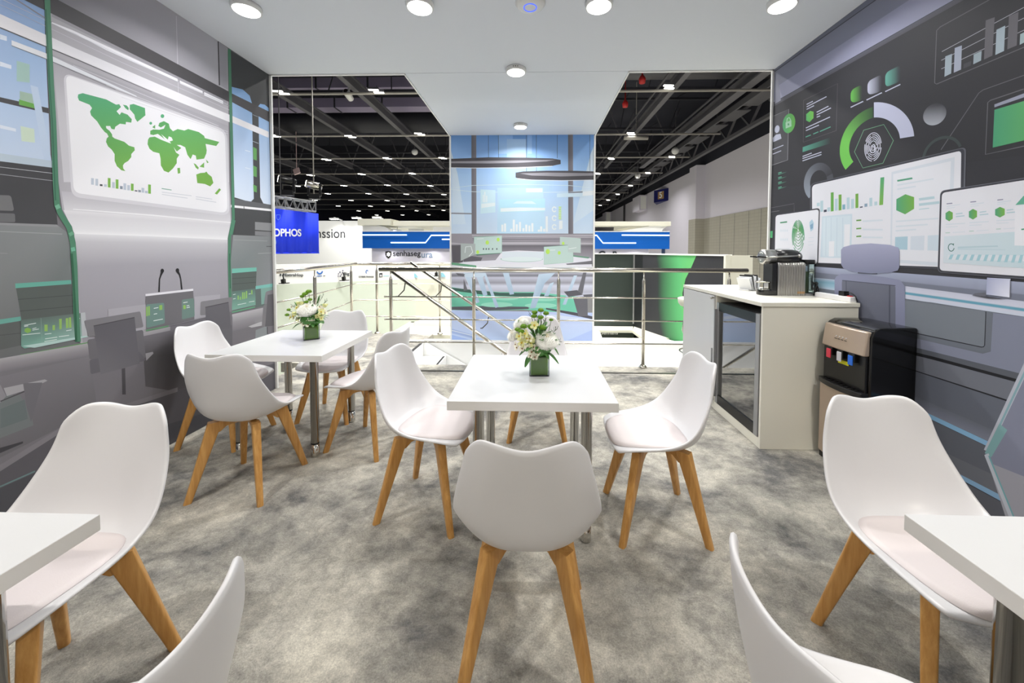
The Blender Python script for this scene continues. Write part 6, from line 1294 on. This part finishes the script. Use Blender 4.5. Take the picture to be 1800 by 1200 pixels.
for px, py, y, r, l in ((729, 267, 21, .17, 'white globe camera hanging above the fascia stand in the left opening'), (1187, 265, 21.5, .2, 'white globe camera hanging from the roof in the right opening, nearer one'), (1121, 309, 27.5, .2, 'white globe camera in the right opening, farther one'), (513, 322, 26, .2, 'white globe camera above the silver truss')):
    p = aty(px, py, y); t = thing('globe_camera', l, 'camera', tuple(p), 0, 'white globe cameras under the roof')
    bm = BM(); uvsphere(bm, (0, 0, 0), r, 16, 10); link('globe', bm, M['body'], t)
    bm = BM(); bar(bm, (0, 0, r), (0, 0, 9.3-p.z), .04, .04); link('drop_rod', bm, M['beam'], t)
p = aty(613, 168, 13.6); t = thing('ceiling_camera', 'white bullet camera under the roof beam at the top of the left opening', 'camera', tuple(p))
bm = BM(); mt = Matrix.Rotation(math.radians(70), 4, 'X'); lathe(bm, [(0, -.2), (.1, -.18), (.12, 0), (.12, .2), (.09, .24), (0, .24)], 16, mtx=mt); link('camera_body', bm, M['body'], t)
bm = BM(); lathe(bm, [(0, .241), (.08, .241), (0, .25)], 16, mtx=mt); link('lens', bm, M['gloss_black'], t)
bm = BM(); bar(bm, (0, 0, .1), (0, .1, .9), .05, .05); link('bracket', bm, M['body'], t)
bm = BM(); box(bm, -.16, .16, -.16, .16, -.03, .03, 0, Matrix.Translation(aty(521.5, 301, 20)) @ Matrix.Rotation(math.radians(75), 4, 'X') @ Matrix.Rotation(.4, 4, 'Z')); q_ = aty(521.5, 301, 20); bar(bm, q_, Vector((q_.x, q_.y, 7.66)), .02, .02); tag(link('pink_panel', bm, mat('pale_pink_board', (236, 206, 206), .6, noise=.03)), 'small pale pink square hanging under the roof in the left opening', 'panel')
bm = BM(); tube(bm, [(-34, 13.4, 8.75), (-2.6, 13.4, 8.75)], .06, 8); tag(link('red_pipe', bm, M['red']), 'thin red pipe high under the roof in the left opening', 'pipe')
for px, py, y, l in ((1129, 139, 13.4, 'red valve high under the roof, nearest the ceiling edge'), (1099, 182, 15.3, 'red valve hanging beside the white soffit edge')):
    p = aty(px, py, y); bm = BM(); lathe(bm, [(0, -.16), (.1, -.14), (.12, 0), (.07, .1), (.03, .14), (.02, (9.29 if y < 14 else 8.1)-p.z), (0, (9.29 if y < 14 else 8.1)-p.z)], 12, tuple(p)); tag(link('red_valve', bm, M['red']), l, 'valve', 'red valves under the roof')
a, b = aty(1097, 242.5, 18.2), aty(1139, 242.5, 18.2); bm = BM(); tube(bm, [a, b], .09, 10); bar(bm, a.lerp(b, .5), Vector((a.x/2+b.x/2, a.y, 9.3)), .03, .03); tag(link('tube_lamp', bm, M['pipe']), 'white tube hanging below the second lamp row in the right opening', 'lamp')
for x in (-.9, .9, 2.2):  # unseen fill lights added under the floor edge to brighten the stairwell wall
    light('stairwell_fill_light', 'AREA', (x, 4.92, -1.3), 16, .4, (1, 1, 1), (math.radians(110), 0, 0))
# ------------------------------------------------------------------ world
w = bpy.data.worlds.new('world'); C.scene.world = w; w.use_nodes = True
bg = w.node_tree.nodes['Background']; bg.inputs[0].default_value = (.9, .92, 1, 1); bg.inputs[1].default_value = .12
cy = C.scene.cycles
cy.use_denoising = True; cy.max_bounces = 8; cy.diffuse_bounces = 4; cy.glossy_bounces = 4; cy.transmission_bounces = 6; cy.transparent_max_bounces = 12
cy.sample_clamp_indirect = 6; cy.caustics_reflective = False; cy.caustics_refractive = False
